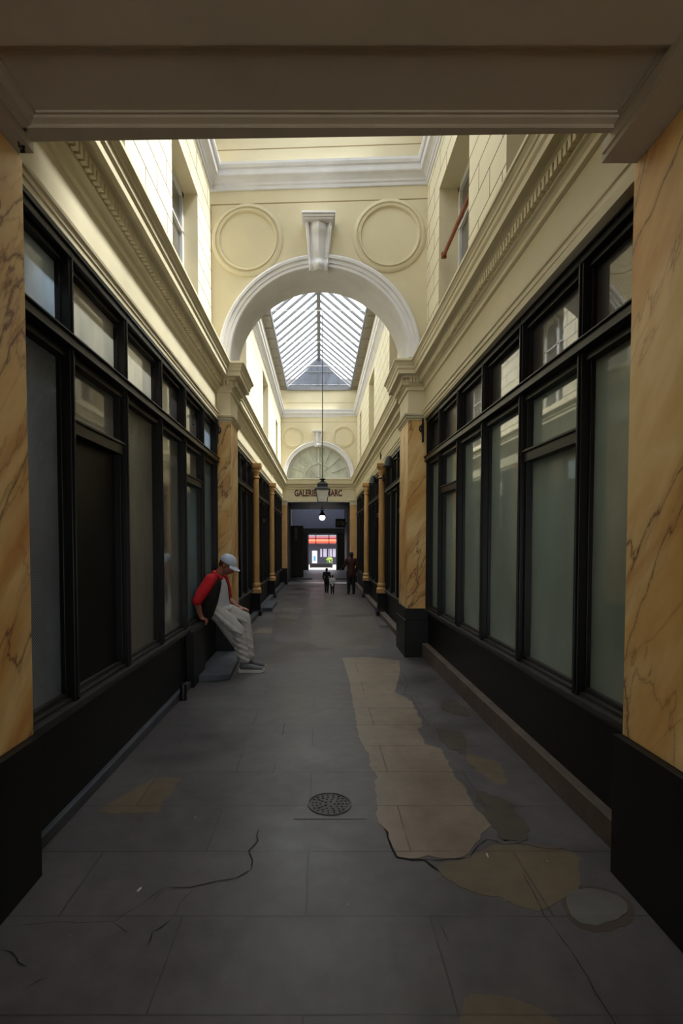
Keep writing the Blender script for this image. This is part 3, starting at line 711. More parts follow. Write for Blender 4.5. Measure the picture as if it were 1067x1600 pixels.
# near bay left / right
shopfront('left', (-1.425, YA0, 0), 0.0, YA1 + .05 - YA0, posts_from([2.47, 3.06, 3.90, 4.74, 5.57, 6.43, 7.23], YA0),
          [('gup_blue', 'mesh'), ('gup_grey', 'frost_dk', 'bplinth'), ('gup_grey', 'mesh2'), ('gup', 'frost_dk'), ('gup', 'frost_dk', 'teal'), ('gup_blue', 'teal')], 0.66,
          'long black framed shopfront on the left, ledge of the seated man, with dimpled panes', rails={1: 2.31, 4: 2.33}, pedestal=(5.60 - YA0, 6.15 - YA0))
sk = math.atan((1.530 - 1.450) / (YA1 - YA0))
shopfront('right', (1.535, YA0, 0), sk, YA1 - .05 - YA0, posts_from([2.50, 3.12, 3.985, 4.85, 5.665, 6.47, 7.13], YA0),
          [('gup', 'frost'), ('gup', 'frost', 'frost'), ('gup', 'frost'), ('gup', 'frost'), ('gup', 'frost', 'frost'), ('gup', 'frost')], 0.68,
          'long black framed shopfront on the right with greenish frosted panes', rails={1: 2.27, 4: 2.27})
# far bay
def run(side, x, ya, yb, n, panes, label, rails={}):
    ys = [ya + 0.06 + (yb - ya - 0.06) * i / n for i in range(n + 1)]
    return shopfront(side, (x, ya, 0), 0.0, yb - ya, posts_from(ys, ya, 0.075), panes, 0.58, label, rails=rails, zt=(2.66, 2.74), ztop=3.32)
run('left', -1.445, YB0, 11.05, 4, [('gup_blue', 'teal', 'frost_dk'), ('gup_blue', 'teal'), ('gup', 'teal'), ('gup', 'teal')], 'first black shopfront on the left beyond the nearer arch', {0: 2.25})
run('left', -1.445, 11.45, 14.75, 4, [('gup', 'teal'), ('gup_grey', 'frost'), ('gup', 'teal', 'teal'), ('gup', 'teal')], 'second black shopfront on the left beyond the nearer arch', {2: 2.2})
run('left', -1.445, 15.15, 19.6, 4, [('gup', 'frost_dk')] * 4, 'last black shopfront on the left before the far doorway')
run('right', 1.395, YB0, 11.05, 4, [('frost', 'frost', 'teal'), ('frost', 'gup', 'frost'), ('gup', 'frost'), ('gup', 'frost')], 'first black shopfront on the right beyond the nearer arch', {0: 2.2, 1: 2.2})
run('right', 1.395, 11.45, 14.75, 4, [('gup', 'teal'), ('gup_blue', 'teal', 'gup'), ('gup', 'teal'), ('gup', 'teal')], 'second black shopfront on the right beyond the nearer arch', {1: 2.3})
run('right', 1.395, 15.15, 19.6, 4, [('gup', 'frost_dk')] * 4, 'last black shopfront on the right before the far doorway')

# colonnettes between the far shopfronts
def colonnette(x, y, s, label):
    e = empty('colonnette', (x, y, 0))
    m = MB(); m.lathe([(0.072, 0.72), (0.075, 1.2), (0.068, 3.0)], 0, 0, 16); m.box(-.055 * s if s > 0 else 0, 0 if s > 0 else .055, -.06, .06, .72, 3.0) if False else None
    m.build('shaft', M['gold'], e, True)
    m = MB(); m.sqlathe([(0.105, 0.50), (0.105, 0.56)]); m.lathe([(0.10, 0.56), (0.115, 0.58), (0.10, 0.61), (0.082, 0.63), (0.10, 0.66), (0.095, 0.70), (0.072, 0.725)], 0, 0, 16); m.build('base', M['gold'], e, True)
    m = MB(); m.lathe([(0.068, 3.0), (0.085, 3.01), (0.085, 3.03), (0.07, 3.04), (0.072, 3.10), (0.095, 3.15), (0.085, 3.17), (0.11, 3.24)], 0, 0, 16); m.sqlathe([(0.12, 3.24), (0.125, 3.32)]); m.build('capital', M['gold'], e, True)
    m = MB(); m.sqlathe([(0.12, 0.0), (0.12, 0.10), (0.10, 0.12), (0.09, 0.2), (0.09, 0.44), (0.105, 0.46), (0.105, 0.5)]); m.build('pedestal', M['bplinth'], e)
    return tag(e, label, 'column', 'ochre colonnettes between the far shopfronts')
colonnette(-1.405, 11.25, -1, 'ochre colonnette on the left nearest the marbled pier'); colonnette(-1.405, 14.95, -1, 'ochre colonnette on the left, second beyond the nearer arch')
colonnette(1.355, 11.25, 1, 'ochre colonnette on the right nearest the marbled pier'); colonnette(1.355, 14.95, 1, 'ochre colonnette on the right, second beyond the nearer arch')
for s, x, lab in ((-1, -1.40, 'left ochre pilaster beside the far dark doorway'), (1, 1.29, 'right ochre pilaster beside the far dark doorway')):
    e = empty('doorway_pilaster', (x, 19.85, 0))
    m = MB(); m.box(-.12, .12, -.22, .22, 0.62, 3.05); m.build('shaft', M['gold'], e, False, .004)
    m = MB(); m.box(-.14, .14, -.24, .22, 0, 0.62); m.build('plinth', M['bplinth'], e, False, .004)
    m = MB()
    for w, z0, z1 in ((.13, 3.05, 3.08), (.125, 3.08, 3.16), (.145, 3.16, 3.20), (.16, 3.20, 3.25)): m.box(-w, w, -w - .10, .22, z0, z1)
    m.build('capital', M['trim'], e, False, .004)
    tag(e, lab, 'pilaster')

# ================================================================== KERBS, STEPS, FLOOR FITTINGS
m = MB(); m.prism([(1.520, YA0 + .06), (1.425, YA1 - .08), (1.60, YA1 - .08), (1.68, YA0 + .06)], 0, 1, lambda p, a: Vector((p[0], p[1], a * (0.15 + 0.05 * (p[1] - 2.4) / 4.8))))
tag(m.build('stone_kerb', M['kerb'], None, False, .006), 'brown stone kerb step along the right shopfront', 'kerb', 'kerbs')
m = MB(); m.prism([(-1.445, YA0 + .02), (-1.425, 5.62), (-1.52, 5.62), (-1.52, YA0 + .02)], 0, 0.07, lambda p, a: Vector((p[0], p[1], a)))
tag(m.build('stone_kerb', M['kerbdk'], None, False, .006), 'narrow dark kerb along the foot of the left shopfront', 'kerb', 'kerbs')
m = MB(); m.prism([(-1.05, 5.93), (-1.10, 7.16), (-1.46, 7.16), (-1.46, 5.82), (-1.18, 5.86)], 0, 0.075, lambda p, a: Vector((p[0], p[1], a)))
tag(m.build('door_step', M['kerbdk'], None, False, .01), 'low dark stone step beside the seated man feet', 'step', 'door steps')
m = MB(); m.box(-1.44, -1.12, 11.9, 13.4, 0, 0.09)
tag(m.build('door_step', M['kerbdk'], None, False, .01), 'low dark stone step at the second left far shopfront', 'step', 'door steps')
for s, x, lab in ((-1, -1.40, 'dark kerb along the left far shopfronts'), (1, 1.36, 'brown kerb along the right far shopfronts')):
    m = MB(); m.box(x - .06, x + .06, YB0 + .05, 11.1, 0, .10); m.box(x - .06, x + .06, 11.4, 14.8, 0, .10); m.box(x - .06, x + .06, 15.1, 19.5, 0, .10)
    tag(m.build('stone_kerb', M['kerb'] if s > 0 else M['kerbdk'], None, False, .006), lab, 'kerb', 'kerbs')
m = MB(); m.lathe([(0.035, 0), (0.035, .15), (0.03, .165), (0.012, .172)], 0, 0, 14)
tag(m.build('door_stop', M['ironb'], None, True, loc=(-1.39, 5.16, 0)), 'small black metal stud at the foot of the left shopfront', 'door stop')
# manhole cover
e = empty('manhole_cover', (0.058, 3.08, 0.0))
m = MB(); m.prism([(-.21, -.17), (.21, -.17), (.21, .17), (-.21, .17)], 0, 0.003, lambda p, a: Vector((p[0], p[1], a - (.02 if a == 0 else 0)))); 
m.build('frame_plate', M['asphalt'], e)
m = MB(); m.lathe([(0.002, .0035), (.125, .0035), (.125, .009), (.135, .009), (.135, .0)], 0, 0, 40)
for r in (0.03, 0.055, 0.08, 0.105):
    k = int(r * 190)
    for i in range(k):
        a = 2 * PI * i / k; m.box(-.006, .006, -.005, .005, .003, .008, Matrix.Translation((r * math.cos(a), r * math.sin(a), 0)) @ Matrix.Rotation(a, 4, 'Z'))
m.build('lid', M['iron'], e)
tag(e, 'small round patterned iron cover set in the middle of the floor', 'manhole cover')

# ================================================================== LANTERNS
def lantern(loc, rod_top, sc, label, lit=False, glob=False):
    e = empty('hanging_lantern', loc)
    m = MB(); m.tube([(0, 0, 0.0), (0, 0, rod_top - loc[2])], 0.014, 8); m.build('rod', M['ironb'], e)
    m = MB(); m.lathe([(0.03, 0.0), (0.10, -0.01), (0.10, -.03), (0.05, -.05), (0.05, -.08)], 0, 0, 16)
    if not glob:
        m.sqlathe([(0.06, -.09), (.145, -.16), (.16, -.17), (.16, -.27), (.205, -.32), (.245, -.335), (.245, -.36), (.20, -.36)])
    else:
        m.lathe([(.05, -.07), (.09, -.14), (.15, -.22), (.17, -.26), (.15, -.26)], 0, 0, 20)
    m.build('hood', M['ironb'] if glob else M['steel'] if False else M['ironb'], e)
    if glob:
        m = MB(); m.lathe([(.03, -.24), (.12, -.27), (.15, -.34), (.13, -.42), (.07, -.48), (.01, -.49)], 0, 0, 20); m.build('globe', M['bulb'], e, True)
    else:
        m = MB(); m.sqlathe([(.205, -.36), (.135, -.74)]); m.build('glass', M['lampglass'], e)
        m = MB()
        for a, b in ((-1, -1), (1, -1), (1, 1), (-1, 1)): m.tube([(a * .208, b * .208, -.35), (a * .138, b * .138, -.745)], .011, 6)
        m.sqlathe([(.145, -.735), (.145, -.755), (.10, -.76)]); m.build('frame', M['ironb'], e)
    return tag(e, label, 'lantern', 'hanging lanterns')
lantern((0.075, 16.0, 3.60), 8.68, 1, 'large black four sided lantern hanging on a long rod in front of the sign')

# ================================================================== LOBBY AND THE STREET BEYOND
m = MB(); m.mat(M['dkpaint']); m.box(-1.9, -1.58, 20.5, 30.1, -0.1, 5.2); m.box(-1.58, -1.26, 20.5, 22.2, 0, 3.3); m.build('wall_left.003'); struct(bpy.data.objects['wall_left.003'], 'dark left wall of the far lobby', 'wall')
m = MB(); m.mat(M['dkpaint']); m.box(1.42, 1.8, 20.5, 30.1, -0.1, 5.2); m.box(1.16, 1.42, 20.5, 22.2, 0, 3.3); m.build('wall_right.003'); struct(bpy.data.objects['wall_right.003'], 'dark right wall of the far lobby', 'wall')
m = MB(); m.mat(M['dkpaint']); m.box(-1.9, 1.8, 20.45, 25.2, 3.24, 3.6); m.box(-1.9, 1.8, 25.1, 25.25, 3.24, 5.2); m.box(-1.9, 1.8, 25.2, 27.6, 5.1, 5.3); m.box(-1.9, 1.8, 29.2, 30.1, 5.1, 5.3); m.build('ceiling_3'); struct(bpy.data.objects['ceiling_3'], 'dark low ceiling of the far lobby', 'ceiling')  # roof gap added in the high part to light the end wall
m = MB(); m.mat(M['blue']); m.box(-1.6, 1.45, 30.0, 30.3, 2.44, 5.2); m.mat(M['dkpaint']); m.box(-1.6, 1.45, 29.94, 30.3, 2.12, 2.44); m.box(-1.6, -0.72, 29.97, 30.3, 0, 2.12); m.box(1.0, 1.45, 29.97, 30.3, 0, 2.12)
m.build('wall_end'); struct(bpy.data.objects['wall_end'], 'blue grey end wall of the lobby above the street doorway', 'wall')
m = MB(); m.mat(M['kerbdk']); m.box(-1.6, 1.45, 22.3, 30.3, -0.2, 0.0); m.box(-1.5, -.35, 22.3, 22.6, 0, .05); m.box(.5, 1.4, 22.3, 22.6, 0, .05); m.mat(M['street']); m.box(-9, 9, 30.3, 46, -0.2, 0.0); m.build('floor.001'); struct(bpy.data.objects['floor.001'], 'dark lobby floor and the pale street paving beyond', 'floor')
m = MB(); m.mat(M['steel'])
for a in ((-.74, -.66, 0, 2.14), (.94, 1.02, 0, 2.14)): m.box(a[0], a[1], 29.9, 29.98, a[2], a[3])
m.box(-.74, 1.02, 29.9, 29.98, 2.05, 2.14)
m.mat(M['ironb']); m.box(-.27, -.23, 29.92, 29.96, 1.5, 2.06); m.box(.5, .54, 29.92, 29.96, 1.5, 2.06); m.build('door_frame'); struct(bpy.data.objects['door_frame'], 'grey frame of the doorway out to the street', 'door')
# shop across the street
e = empty('street_shop', (0.3, 38, 0))
m = MB(); m.mat(M['dkblue']); m.box(-6, 6, 0, .4, 0, 1.5); m.mat(M['greyw']); m.box(-6, 6, 0.1, .4, 1.5, 6); m.build('facade', None, e)
m = MB(); m.prism([(-.1, 1.62), (-1.0, 1.58), (-1.0, 1.72), (0.05, 2.0)], -1.9, 1.9, lambda p, a: Vector((a, p[0], p[1]))); m.build('awning', M['orange'], e)
m = MB(); m.box(-1.9, 1.9, -1.02, -.98, 1.50, 1.60); m.prism([(0, 1.98), (.0, 2.08), (-.5, 1.95), (-.5, 1.86)], -1.9, 1.9, lambda p, a: Vector((a, p[0], p[1]))); m.build('awning_stripe', M['maroon'], e)
for x0, x1 in ((-.29, -.15), (-.06, .20), (.32, .38), (.41, .60), (.65, .86)):
    q = MB(); q.box(x0, x1, -.04, 0.0, .55, 1.15); q.build('window_panel', M['lilac'], e)
tag(e, 'shop across the street with an orange awning over pale panels', 'shop')
e = empty('street_board', (-.37, 35, 0))
m = MB(); m.box(-.17, .17, 0, .06, 0, 1.05); m.build('board', M['frame'], e)
m = MB(); m.box(-.07, .07, -.01, 0, .35, .70); m.build('poster', plain('blue_green_poster', (40, 120, 150), 0.5, 0.3, 9), e)
tag(e, 'white standing advertising board with a blue poster in the street', 'sign board')
m = MB(); m.box(-.55, .9, -.1, .1, 0.03, 0.30); m.box(-.50, -.46, -.08, .08, 0, .04); m.box(.80, .84, -.08, .08, 0, .04)
tag(m.build('street_planter', M['ironb'], None, False, 0.01, (-.1, 32.5, 0)), 'low black trough standing in the street doorway view', 'planter')
e = empty('street_plant', (.62, 34, 0)); rnd = random.Random(4); m = MB()
for k in range(60):
    a = rnd.uniform(0, 6.28); r = rnd.uniform(0.02, .22); z = rnd.uniform(.25, .60)
    T = Matrix.Translation((r * math.cos(a), r * math.sin(a), z)) @ Matrix.Rotation(rnd.uniform(0, 3), 4, 'X') @ Matrix.Rotation(a, 4, 'Z')
    m.box(-.05, .05, -.015, .015, -.002, .002, T)
m.build('leaves', plain('yellow_green_leaves', (140, 170, 60), 0.6), e)
m = MB(); m.lathe([(.10, 0), (.14, .26), (.15, .28), (.13, .28)], 0, 0, 16); m.build('pot', M['dkblue'], e)
tag(e, 'small yellow green plant in the street in front of the shop', 'plant')
lantern((0.10, 24.2, 3.24 - .10), 3.24, .9, 'small round lit lantern hanging in the dark far lobby', True, True)
# number plate box and door leaf in the lobby
e = empty('number_plate', (0.93, 23.6, 2.30))
m = MB(); m.box(-.22, .24, 0, .12, 0, .40); m.build('box', M['ironb'], e, False, .006)
text('number', '37b', .26, (0.01, -.006, .19), (PI / 2, 0, 0), plain('pale_number', (120, 122, 92), 0.6), e, .003, 1.0)
m = MB(); m.box(.10, .49, .03, .08, .15, .22); m.build('bracket', M['ironb'], e)
tag(e, 'black square number plate high on the right of the lobby', 'number plate')
m = MB(); m.box(-1.60, -.78, 24.0, 24.06, 0, 2.40); m.build('door_leaf', M['ironb'], None, False, .006)
struct(bpy.data.objects['door_leaf'], 'dark open door leaf on the left of the lobby', 'door')
tag(MB().box(-1.19, -1.06, 23.985, 23.998, 1.75, 2.32).build('notice', plain('pale_notice_paper', (120, 128, 126), .7)), 'pale upright notice on the dark lobby door leaf', 'notice')
# ================================================================== SMALL FITTINGS
def bracket(x, y, z, s, label):
    m = MB(); pts = []
    for k in range(15):
        a = -PI * .6 + k * .33; pts.append((s * (.02 + .035 * math.cos(a) * (1 - k * .04)), 0, -.05 + .05 * math.sin(a) * (1 - k * .04)))
    m.tube(pts, .012, 6); m.tube([(0, 0, .06), (s * .02, 0, -.02), (0, 0, -.22)], [.014, .016, .008], 6); m.box(-.012, .012, -.015, .015, -.24, .08)
    tag(m.build('scroll_bracket', M['ironb'], None, False, loc=(x, y, z)), label, 'bracket')
bracket(-1.425, 7.16, 3.22, 1, 'black scrolled iron bracket at the left marbled pier top'); bracket(1.41, 7.07, 3.22, -1, 'black scrolled iron bracket at the right marbled pier top')
for x, y, z, s, lab in ((1.15, 11.15, 2.93, -1, 'black wall spotlight by the ochre column on the right'), (1.17, 8.75, 2.95, -1, 'black wall lamp on the right just beyond the marbled pier')):
    e = empty('wall_lamp', (x, y, z))
    m = MB(); m.tube([(.22, 0, .08), (.05, 0, .05)], .014, 8); m.box(.20, .24, -.05, .05, .02, .14); m.build('arm', M['ironb'], e)
    m = MB(); m.lathe([(.03, .12), (.06, .08), (.09, -.02), (.11, -.05), (.08, -.05)], 0, 0, 16); m.build('shade', M['ironb'], e, True)
    tag(e, lab, 'wall lamp')
m = MB()
for k in range(5):
    a = 2 * PI * k / 5 + PI / 2; m.tube([(0, 0, 0), (0, .09 * math.cos(a), .09 * math.sin(a))], [.02, .006], 6)
tag(m.build('wall_star', M['ironb'], None, False, loc=(1.385, 11.8, 3.58)), 'small dark star shaped wall hook on the right far frieze', 'hook')
for i, (y, z, lab) in enumerate(((3.93, 3.02, 'small black hinge on the second left upper pane'), (4.77, 3.02, 'small black hinge on the third left upper pane'), (5.98, 3.02, 'small black hinge on the paired left upper panes'))):
    m = MB(); m.lathe([(.008, -.05), (.008, .05)], 0, 0, 8); m.box(-.004, .004, -.02, .02, -.04, .04); m.lathe([(.012, -.06), (.012, -.05)], 0, 0, 8); m.lathe([(.012, .05), (.012, .06)], 0, 0, 8)
    tag(m.build('window_hinge', M['ironb'], None, False, loc=(-1.47, y, z)), lab, 'hinge', 'hinges')
m = MB(); m.box(-.012, .012, -.010, .0, .012, .03); m.tube([(0, -.008, .0), (0, -.03, -.006), (0, -.033, .012)], .004, 6); m.box(-.010, .010, -.004, 0, -.012, .035)
tag(m.build('wall_clip', M['ironb'], None, False, loc=(-1.333, 2.36, 3.36)), 'tiny dark metal clip under the ceiling edge at upper left', 'clip')
m = MB(); m.box(-.03, .03, -.02, .02, 0, .05)
tag(m.build('wall_sensor', M['frame'], None, False, .004, (-1.38, 14.9, 3.50)), 'tiny grey sensor box on the left far frieze', 'sensor')
rnd = random.Random(9)
for (x, y, lab) in ((0.856, 2.56, 'pale cigarette end on the brown worn slab, right of the crack'), (-0.83, 2.30, 'pale scrap of litter on the grey floor at left')):
    m = MB(); m.tube([(-.013, 0, .008), (.013, .004, .007)], .0045, 8); tag(m.build('litter_scrap', M['frame'], None, True, loc=(x, y, -0.002), rotz=rnd.uniform(0, 3)), lab, 'litter')
# ================================================================== PEOPLE
def blob(name, items, voxel, mat, parent=None, smooth=4, M4=None, cut=None):
    m = MB()
    def sphere(c, r3, R=None, n=14):
        T = Matrix.Translation(c) @ (R or Matrix.Identity(4)) @ Matrix.Diagonal((*r3, 1))
        rr = []
        for i in range(1, n):
            a = PI * i / n; rr.append([T @ Vector((math.sin(a) * math.cos(2 * PI * k / n), math.sin(a) * math.sin(2 * PI * k / n), math.cos(a))) for k in range(n)])
        m.rings(rr)
    for it in items:
        if it[0] == 'e': sphere(Vector(it[1]), it[2], it[3] if len(it) > 3 else None)
        else:
            P = it[1]
            for a, b in zip(P, P[1:]):
                A, B = Vector(a[:3]), Vector(b[:3]); d = (B - A)
                if d.length < 1e-5: continue
                q = d.to_track_quat('Z', 'Y').to_matrix().to_4x4(); n = 12; rr = []
                for p, r in ((A, a[3]), (B, b[3])):
                    T = Matrix.Translation(p) @ q; rr.append([T @ Vector((r * math.cos(2 * PI * k / n), r * math.sin(2 * PI * k / n), 0)) for k in range(n)])
                m.rings(rr)
            for a in P: sphere(Vector(a[:3]), (a[3],) * 3, None, 10)
    if M4:
        for v in m.b.verts: v.co = M4 @ v.co
    o = m.build(name, mat)
    r = o.modifiers.new('r', 'REMESH'); r.mode = 'VOXEL'; r.voxel_size = voxel; r.use_smooth_shade = True
    if smooth: sm = o.modifiers.new('s', 'SMOOTH'); sm.iterations = smooth; sm.factor = 0.5
    bpy.context.view_layer.update(); dg = bpy.context.evaluated_depsgraph_get()
    me = bpy.data.meshes.new_from_object(o.evaluated_get(dg)); o.modifiers.clear(); old = o.data; o.data = me; bpy.data.meshes.remove(old)
    if cut:
        b = bmesh.new(); b.from_mesh(me)
        for co, no in cut:
            g = bmesh.ops.bisect_plane(b, geom=b.verts[:] + b.edges[:] + b.faces[:], plane_co=co, plane_no=no, clear_outer=True)
            ed = [x for x in g['geom_cut'] if isinstance(x, bmesh.types.BMEdge)]
            if ed: bmesh.ops.edgeloop_fill(b, edges=ed)
        b.to_mesh(me); b.free()
    for p in me.polygons: p.use_smooth = True
    if parent: o.parent = parent; o.matrix_parent_inverse = parent.matrix_basis.inverted()
    return o
def head_items(T):
    """head in its own frame (x forward, z up), as blob items after transform T"""
    R = T.to_3x3().to_4x4(); f = lambda p: T @ Vector(p)
    it = [('e', f((-.012, 0, .03)), (.098, .076, .098), R), ('e', f((.018, 0, -.03)), (.074, .060, .088), R), ('e', f((.055, 0, -.092)), (.028, .030, .024), R),
          ('e', f((.078, 0, .022)), (.020, .050, .014), R), ('e', f((.088, 0, -.064)), (.014, .024, .011), R), ('e', f((.060, .03, -.035)), (.028, .024, .028), R), ('e', f((.060, -.03, -.035)), (.028, .024, .028), R),
          ('e', f((-.01, .075, -.015)), (.022, .011, .034), R), ('e', f((-.01, -.075, -.015)), (.022, .011, .034), R)]
    n0 = f((.088, 0, .005)); n1 = f((.110, 0, -.034)); it.append(('c', [(*n0, .010), (*n1, .015)]))
    return it
SK = plain('skin', (150, 96, 76), 0.5, 0.06, 12); HAIR = plain('auburn_hair', (92, 48, 26), 0.8, 0.2, 40)
RED = plain('red_sleeve_cloth', (190, 10, 26), 0.8, 0.1, 14); VEST = plain('black_gilet_cloth', (7, 7, 8), 0.85, 0.2, 20); TEE = plain('pale_grey_tee', (196, 196, 204), 0.85, 0.06, 12)
PANT = plain('light_grey_jogger_cloth', (174, 171, 167), 0.9, 0.08, 16, 0.3, 0.15); SHOE = plain('grey_trainer', (92, 94, 96), 0.7, 0.1, 20); SOLE = plain('white_sole', (196, 194, 190), 0.6); CAP = plain('pale_blue_cap', (186, 198, 216), 0.8, 0.06, 14)
DOTS = plain('dark_lash', (24, 18, 16), 0.5)
def seated_man():
    e = empty('person', (-1.20, 6.38, 0))
    H = Matrix.Translation((-1.150, 6.36, 1.325)) @ Matrix.Rotation(math.radians(-16), 4, 'Z') @ Matrix.Rotation(math.radians(33), 4, 'Y')
    neck0 = (-1.262, 6.385, 1.20); nh = H @ Vector((-.035, 0, -.06))
    S_R = (-1.335, 6.19, 1.135); S_L = (-1.25, 6.56, 1.135)
    E_R = (-1.462, 6.06, .915); W_R = (-1.432, 6.09, .745)
    E_L = (-1.205, 6.655, .875); W_L = (-1.065, 6.58, .775)
    hips = (-1.335, 6.42, .745)
    items = [('c', [(*neck0, .062), (*nh, .054)]), ('e', (-1.30, 6.38, 1.08), (.10, .15, .14)), ('c', [(-1.29, 6.385, 1.12, .10), (*hips, .10)]),
             ('c', [(*S_R, .055), (*E_R, .044), (*W_R, .029)]), ('c', [(*S_L, .055), (*E_L, .042), (*W_L, .028)]),
             ('c', [(-1.31, 6.33, .74, .075), (-1.02, 6.33, .49, .045), (-.955, 6.30, .12, .042)]), ('c', [(-1.31, 6.50, .74, .075), (-.985, 6.54, .63, .045), (-.950, 6.46, .12, .042)])]
    items += head_items(H)
    # right hand: heel of the palm on the ledge, fingers hooked over its edge
    items += [('c', [(*W_R, .028), (-1.412, 6.09, .700, .030)]), ('e', (-1.400, 6.09, .690), (.028, .042, .024))]
    for k, (dy, l) in enumerate(((-.036, .9), (-.012, 1.0), (.012, .97), (.036, .8))):
        y = 6.09 + dy
        items.append(('c', [(-1.392, y, .692, .0105), (-1.365, y + dy * .15, .690 - .004, .0100), (-1.352, y + dy * .2, .690 - .038 * l, .0092), (-1.358, y + dy * .2, .690 - .066 * l, .0082)]))
    items.append(('c', [(-1.41, 6.125, .70, .013), (-1.392, 6.150, .688, .011), (-1.372, 6.162, .680, .009)]))
    # left hand resting over the knee
    items += [('c', [(*W_L, .027), (-1.030, 6.565, .766, .028)]), ('e', (-1.010, 6.556, .757), (.040, .036, .020))]
    for k, (dy, l) in enumerate(((-.030, .9), (-.010, 1.0), (.010, .97), (.030, .8))):
        y = 6.552 + dy
        items.append(('c', [(-.988, y, .757, .0105), (-.958, y + dy * .2, .752, .0098), (-.932, y + dy * .3, .738, .009), (-.916, y + dy * .3, .716 + .01 * (1 - l), .008)]))
    items.append(('c', [(-1.03, 6.528, .762, .013), (-1.005, 6.505, .748, .011), (-.985, 6.494, .732, .0095)]))
    blob('body', items, .0058, SK, e, 3)
    # hair, eyes, cap
    blob('hair', [('e', H @ Vector((-.028, 0, .022)), (.088, .080, .082), H.to_3x3().to_4x4()), ('e', H @ Vector((-.072, 0, -.02)), (.034, .060, .050), H.to_3x3().to_4x4())], .006, HAIR, e, 2)
    for sy in (-1, 1):
        blob('eye', [('e', H @ Vector((.080, sy * .030, .000)), (.010, .014, .007), H.to_3x3().to_4x4())], .003, DOTS, e, 0)
    up = (H.to_3x3() @ Vector((0.10, 0, -1))).normalized()
    blob('cap', [('e', H @ Vector((-.012, 0, .045)), (.112, .092, .092), H.to_3x3().to_4x4())], .006, CAP, e, 2, None, [(H @ Vector((0, 0, .030)), up)])
    m = MB(); rr = []
    for i in range(9):
        u = i / 8; rr.append([H @ Vector((.062 + (.105 * math.sqrt(max(0, 1 - (2 * w - 1) ** 2)) + .012) * u, (2 * w - 1) * .078, .046 - .020 * u - .30 * ((2 * w - 1) * .078) ** 2 * 9 + dz)) for w in [k / 12 for k in range(13)] for dz in (0,)])
    top = rr; bot = [[p - (H.to_3x3() @ Vector((0, 0, .006))) for p in r] for r in rr]
    for a, b in ((top, 1), (bot, -1)): m.rings(a, False, False)
    for seq in ([r[0] for r in top], ):
        pass
    n = 13
    V = lambda p: m.b.verts.new(p)
    for k in range(n - 1): m._f([V(top[-1][k]), V(top[-1][k + 1]), V(bot[-1][k + 1]), V(bot[-1][k])])
    v = m.build('visor', CAP, e, True); v.matrix_parent_inverse = e.matrix_basis.inverted()
    # clothes
    blob('sleeve', [('c', [(-1.325, 6.22, 1.150, .080), (*S_R, .078), ((S_R[0] + E_R[0]) / 2, (S_R[1] + E_R[1]) / 2, (S_R[2] + E_R[2]) / 2, .074), (E_R[0] + .004, E_R[1], E_R[2] - .005, .062)])], .009, RED, e, 4)
    blob('sleeve', [('c', [(-1.255, 6.53, 1.150, .078), (*S_L, .074), (-1.225, 6.62, 1.0, .070), (E_L[0] + .005, E_L[1], E_L[2] + .005, .056)])], .009, RED, e, 4)
    blob('tee_shirt', [('e', (-1.275, 6.39, 1.06), (.105, .150, .150)), ('c', [(-1.27, 6.39, 1.05, .115), (-1.255, 6.41, .86, .115), (-1.235, 6.42, .765, .115)]), ('e', (-1.20, 6.42, .775), (.09, .13, .055))], .010, TEE, e, 5)
    blob('gilet', [('e', (-1.315, 6.375, 1.10), (.100, .185, .135)), ('c', [(-1.305, 6.27, 1.10, .100), (-1.345, 6.22, .90, .105), (-1.385, 6.20, .740, .090)]), ('c', [(-1.345, 6.38, 1.08, .105), (-1.395, 6.36, .86, .105), (-1.420, 6.32, .755, .085)]),
                   ('c', [(-1.27, 6.54, 1.10, .085), (-1.235, 6.56, .90, .080), (-1.225, 6.57, .80, .070)]), ('e', (-1.375, 6.20, .735), (.085, .05, .05))], .010, VEST, e, 4)
    blob('collar', [('c', [(-1.300, 6.30, 1.215, .034), (-1.325, 6.385, 1.225, .036), (-1.285, 6.465, 1.215, .032)]), ('c', [(-1.300, 6.30, 1.215, .032), (-1.215, 6.30, 1.165, .026)]), ('c', [(-1.285, 6.465, 1.215, .032), (-1.195, 6.44, 1.165, .024)])], .008, RED, e, 3)
    tr = []
    for yh, kn, an in ((6.335, (-1.010, 6.325, .50), (-.945, 6.300, .145)), (6.495, (-.975, 6.53, .645), (-.905, 6.455, .165))):
        hp = Vector((-1.30, yh, .750)); K = Vector(kn); A = Vector(an)
        tr.append(('c', [(*hp, .112), (*(hp.lerp(K, .5) + Vector((0, 0, .01))), .104), (*K, .084), (*K.lerp(A, .45), .082), (*K.lerp(A, .85), .078), (*A, .066)]))
        # loose cloth sagging under the thigh
        tr.append(('c', [(-1.24, yh, .66, .08), (-1.12, yh, .47, .07), (-1.02, yh, .32, .06)]))
        for k in range(5):                               # folds
            c = K.lerp(A, .12 + k * .20); tr.append(('c', [(c.x - .085, c.y - .035, c.z + .055, .016), (c.x - .02, c.y - .088, c.z + .02, .017), (c.x + .07, c.y - .05, c.z - .03, .014)]))
            c = hp.lerp(K, .15 + k * .17); tr.append(('c', [(c.x - .06, c.y - .105, c.z + .05 - .01 * k, .014), (c.x + .03, c.y - .112, c.z - .02, .016), (c.x + .10, c.y - .09, c.z - .06, .013)]))
        tr.append(('c', [(A.x - .03, A.y - .055, A.z, .022), (A.x + .05, A.y - .04, A.z, .022), (A.x + .05, A.y + .04, A.z, .022), (A.x - .03, A.y + .055, A.z, .022), (A.x - .055, A.y, A.z, .022), (A.x - .03, A.y - .055, A.z, .022)]))
    tr.append(('e', (-1.32, 6.415, .770), (.125, .175, .105)))
    blob('jogger_trousers', tr, .0095, PANT, e, 2)
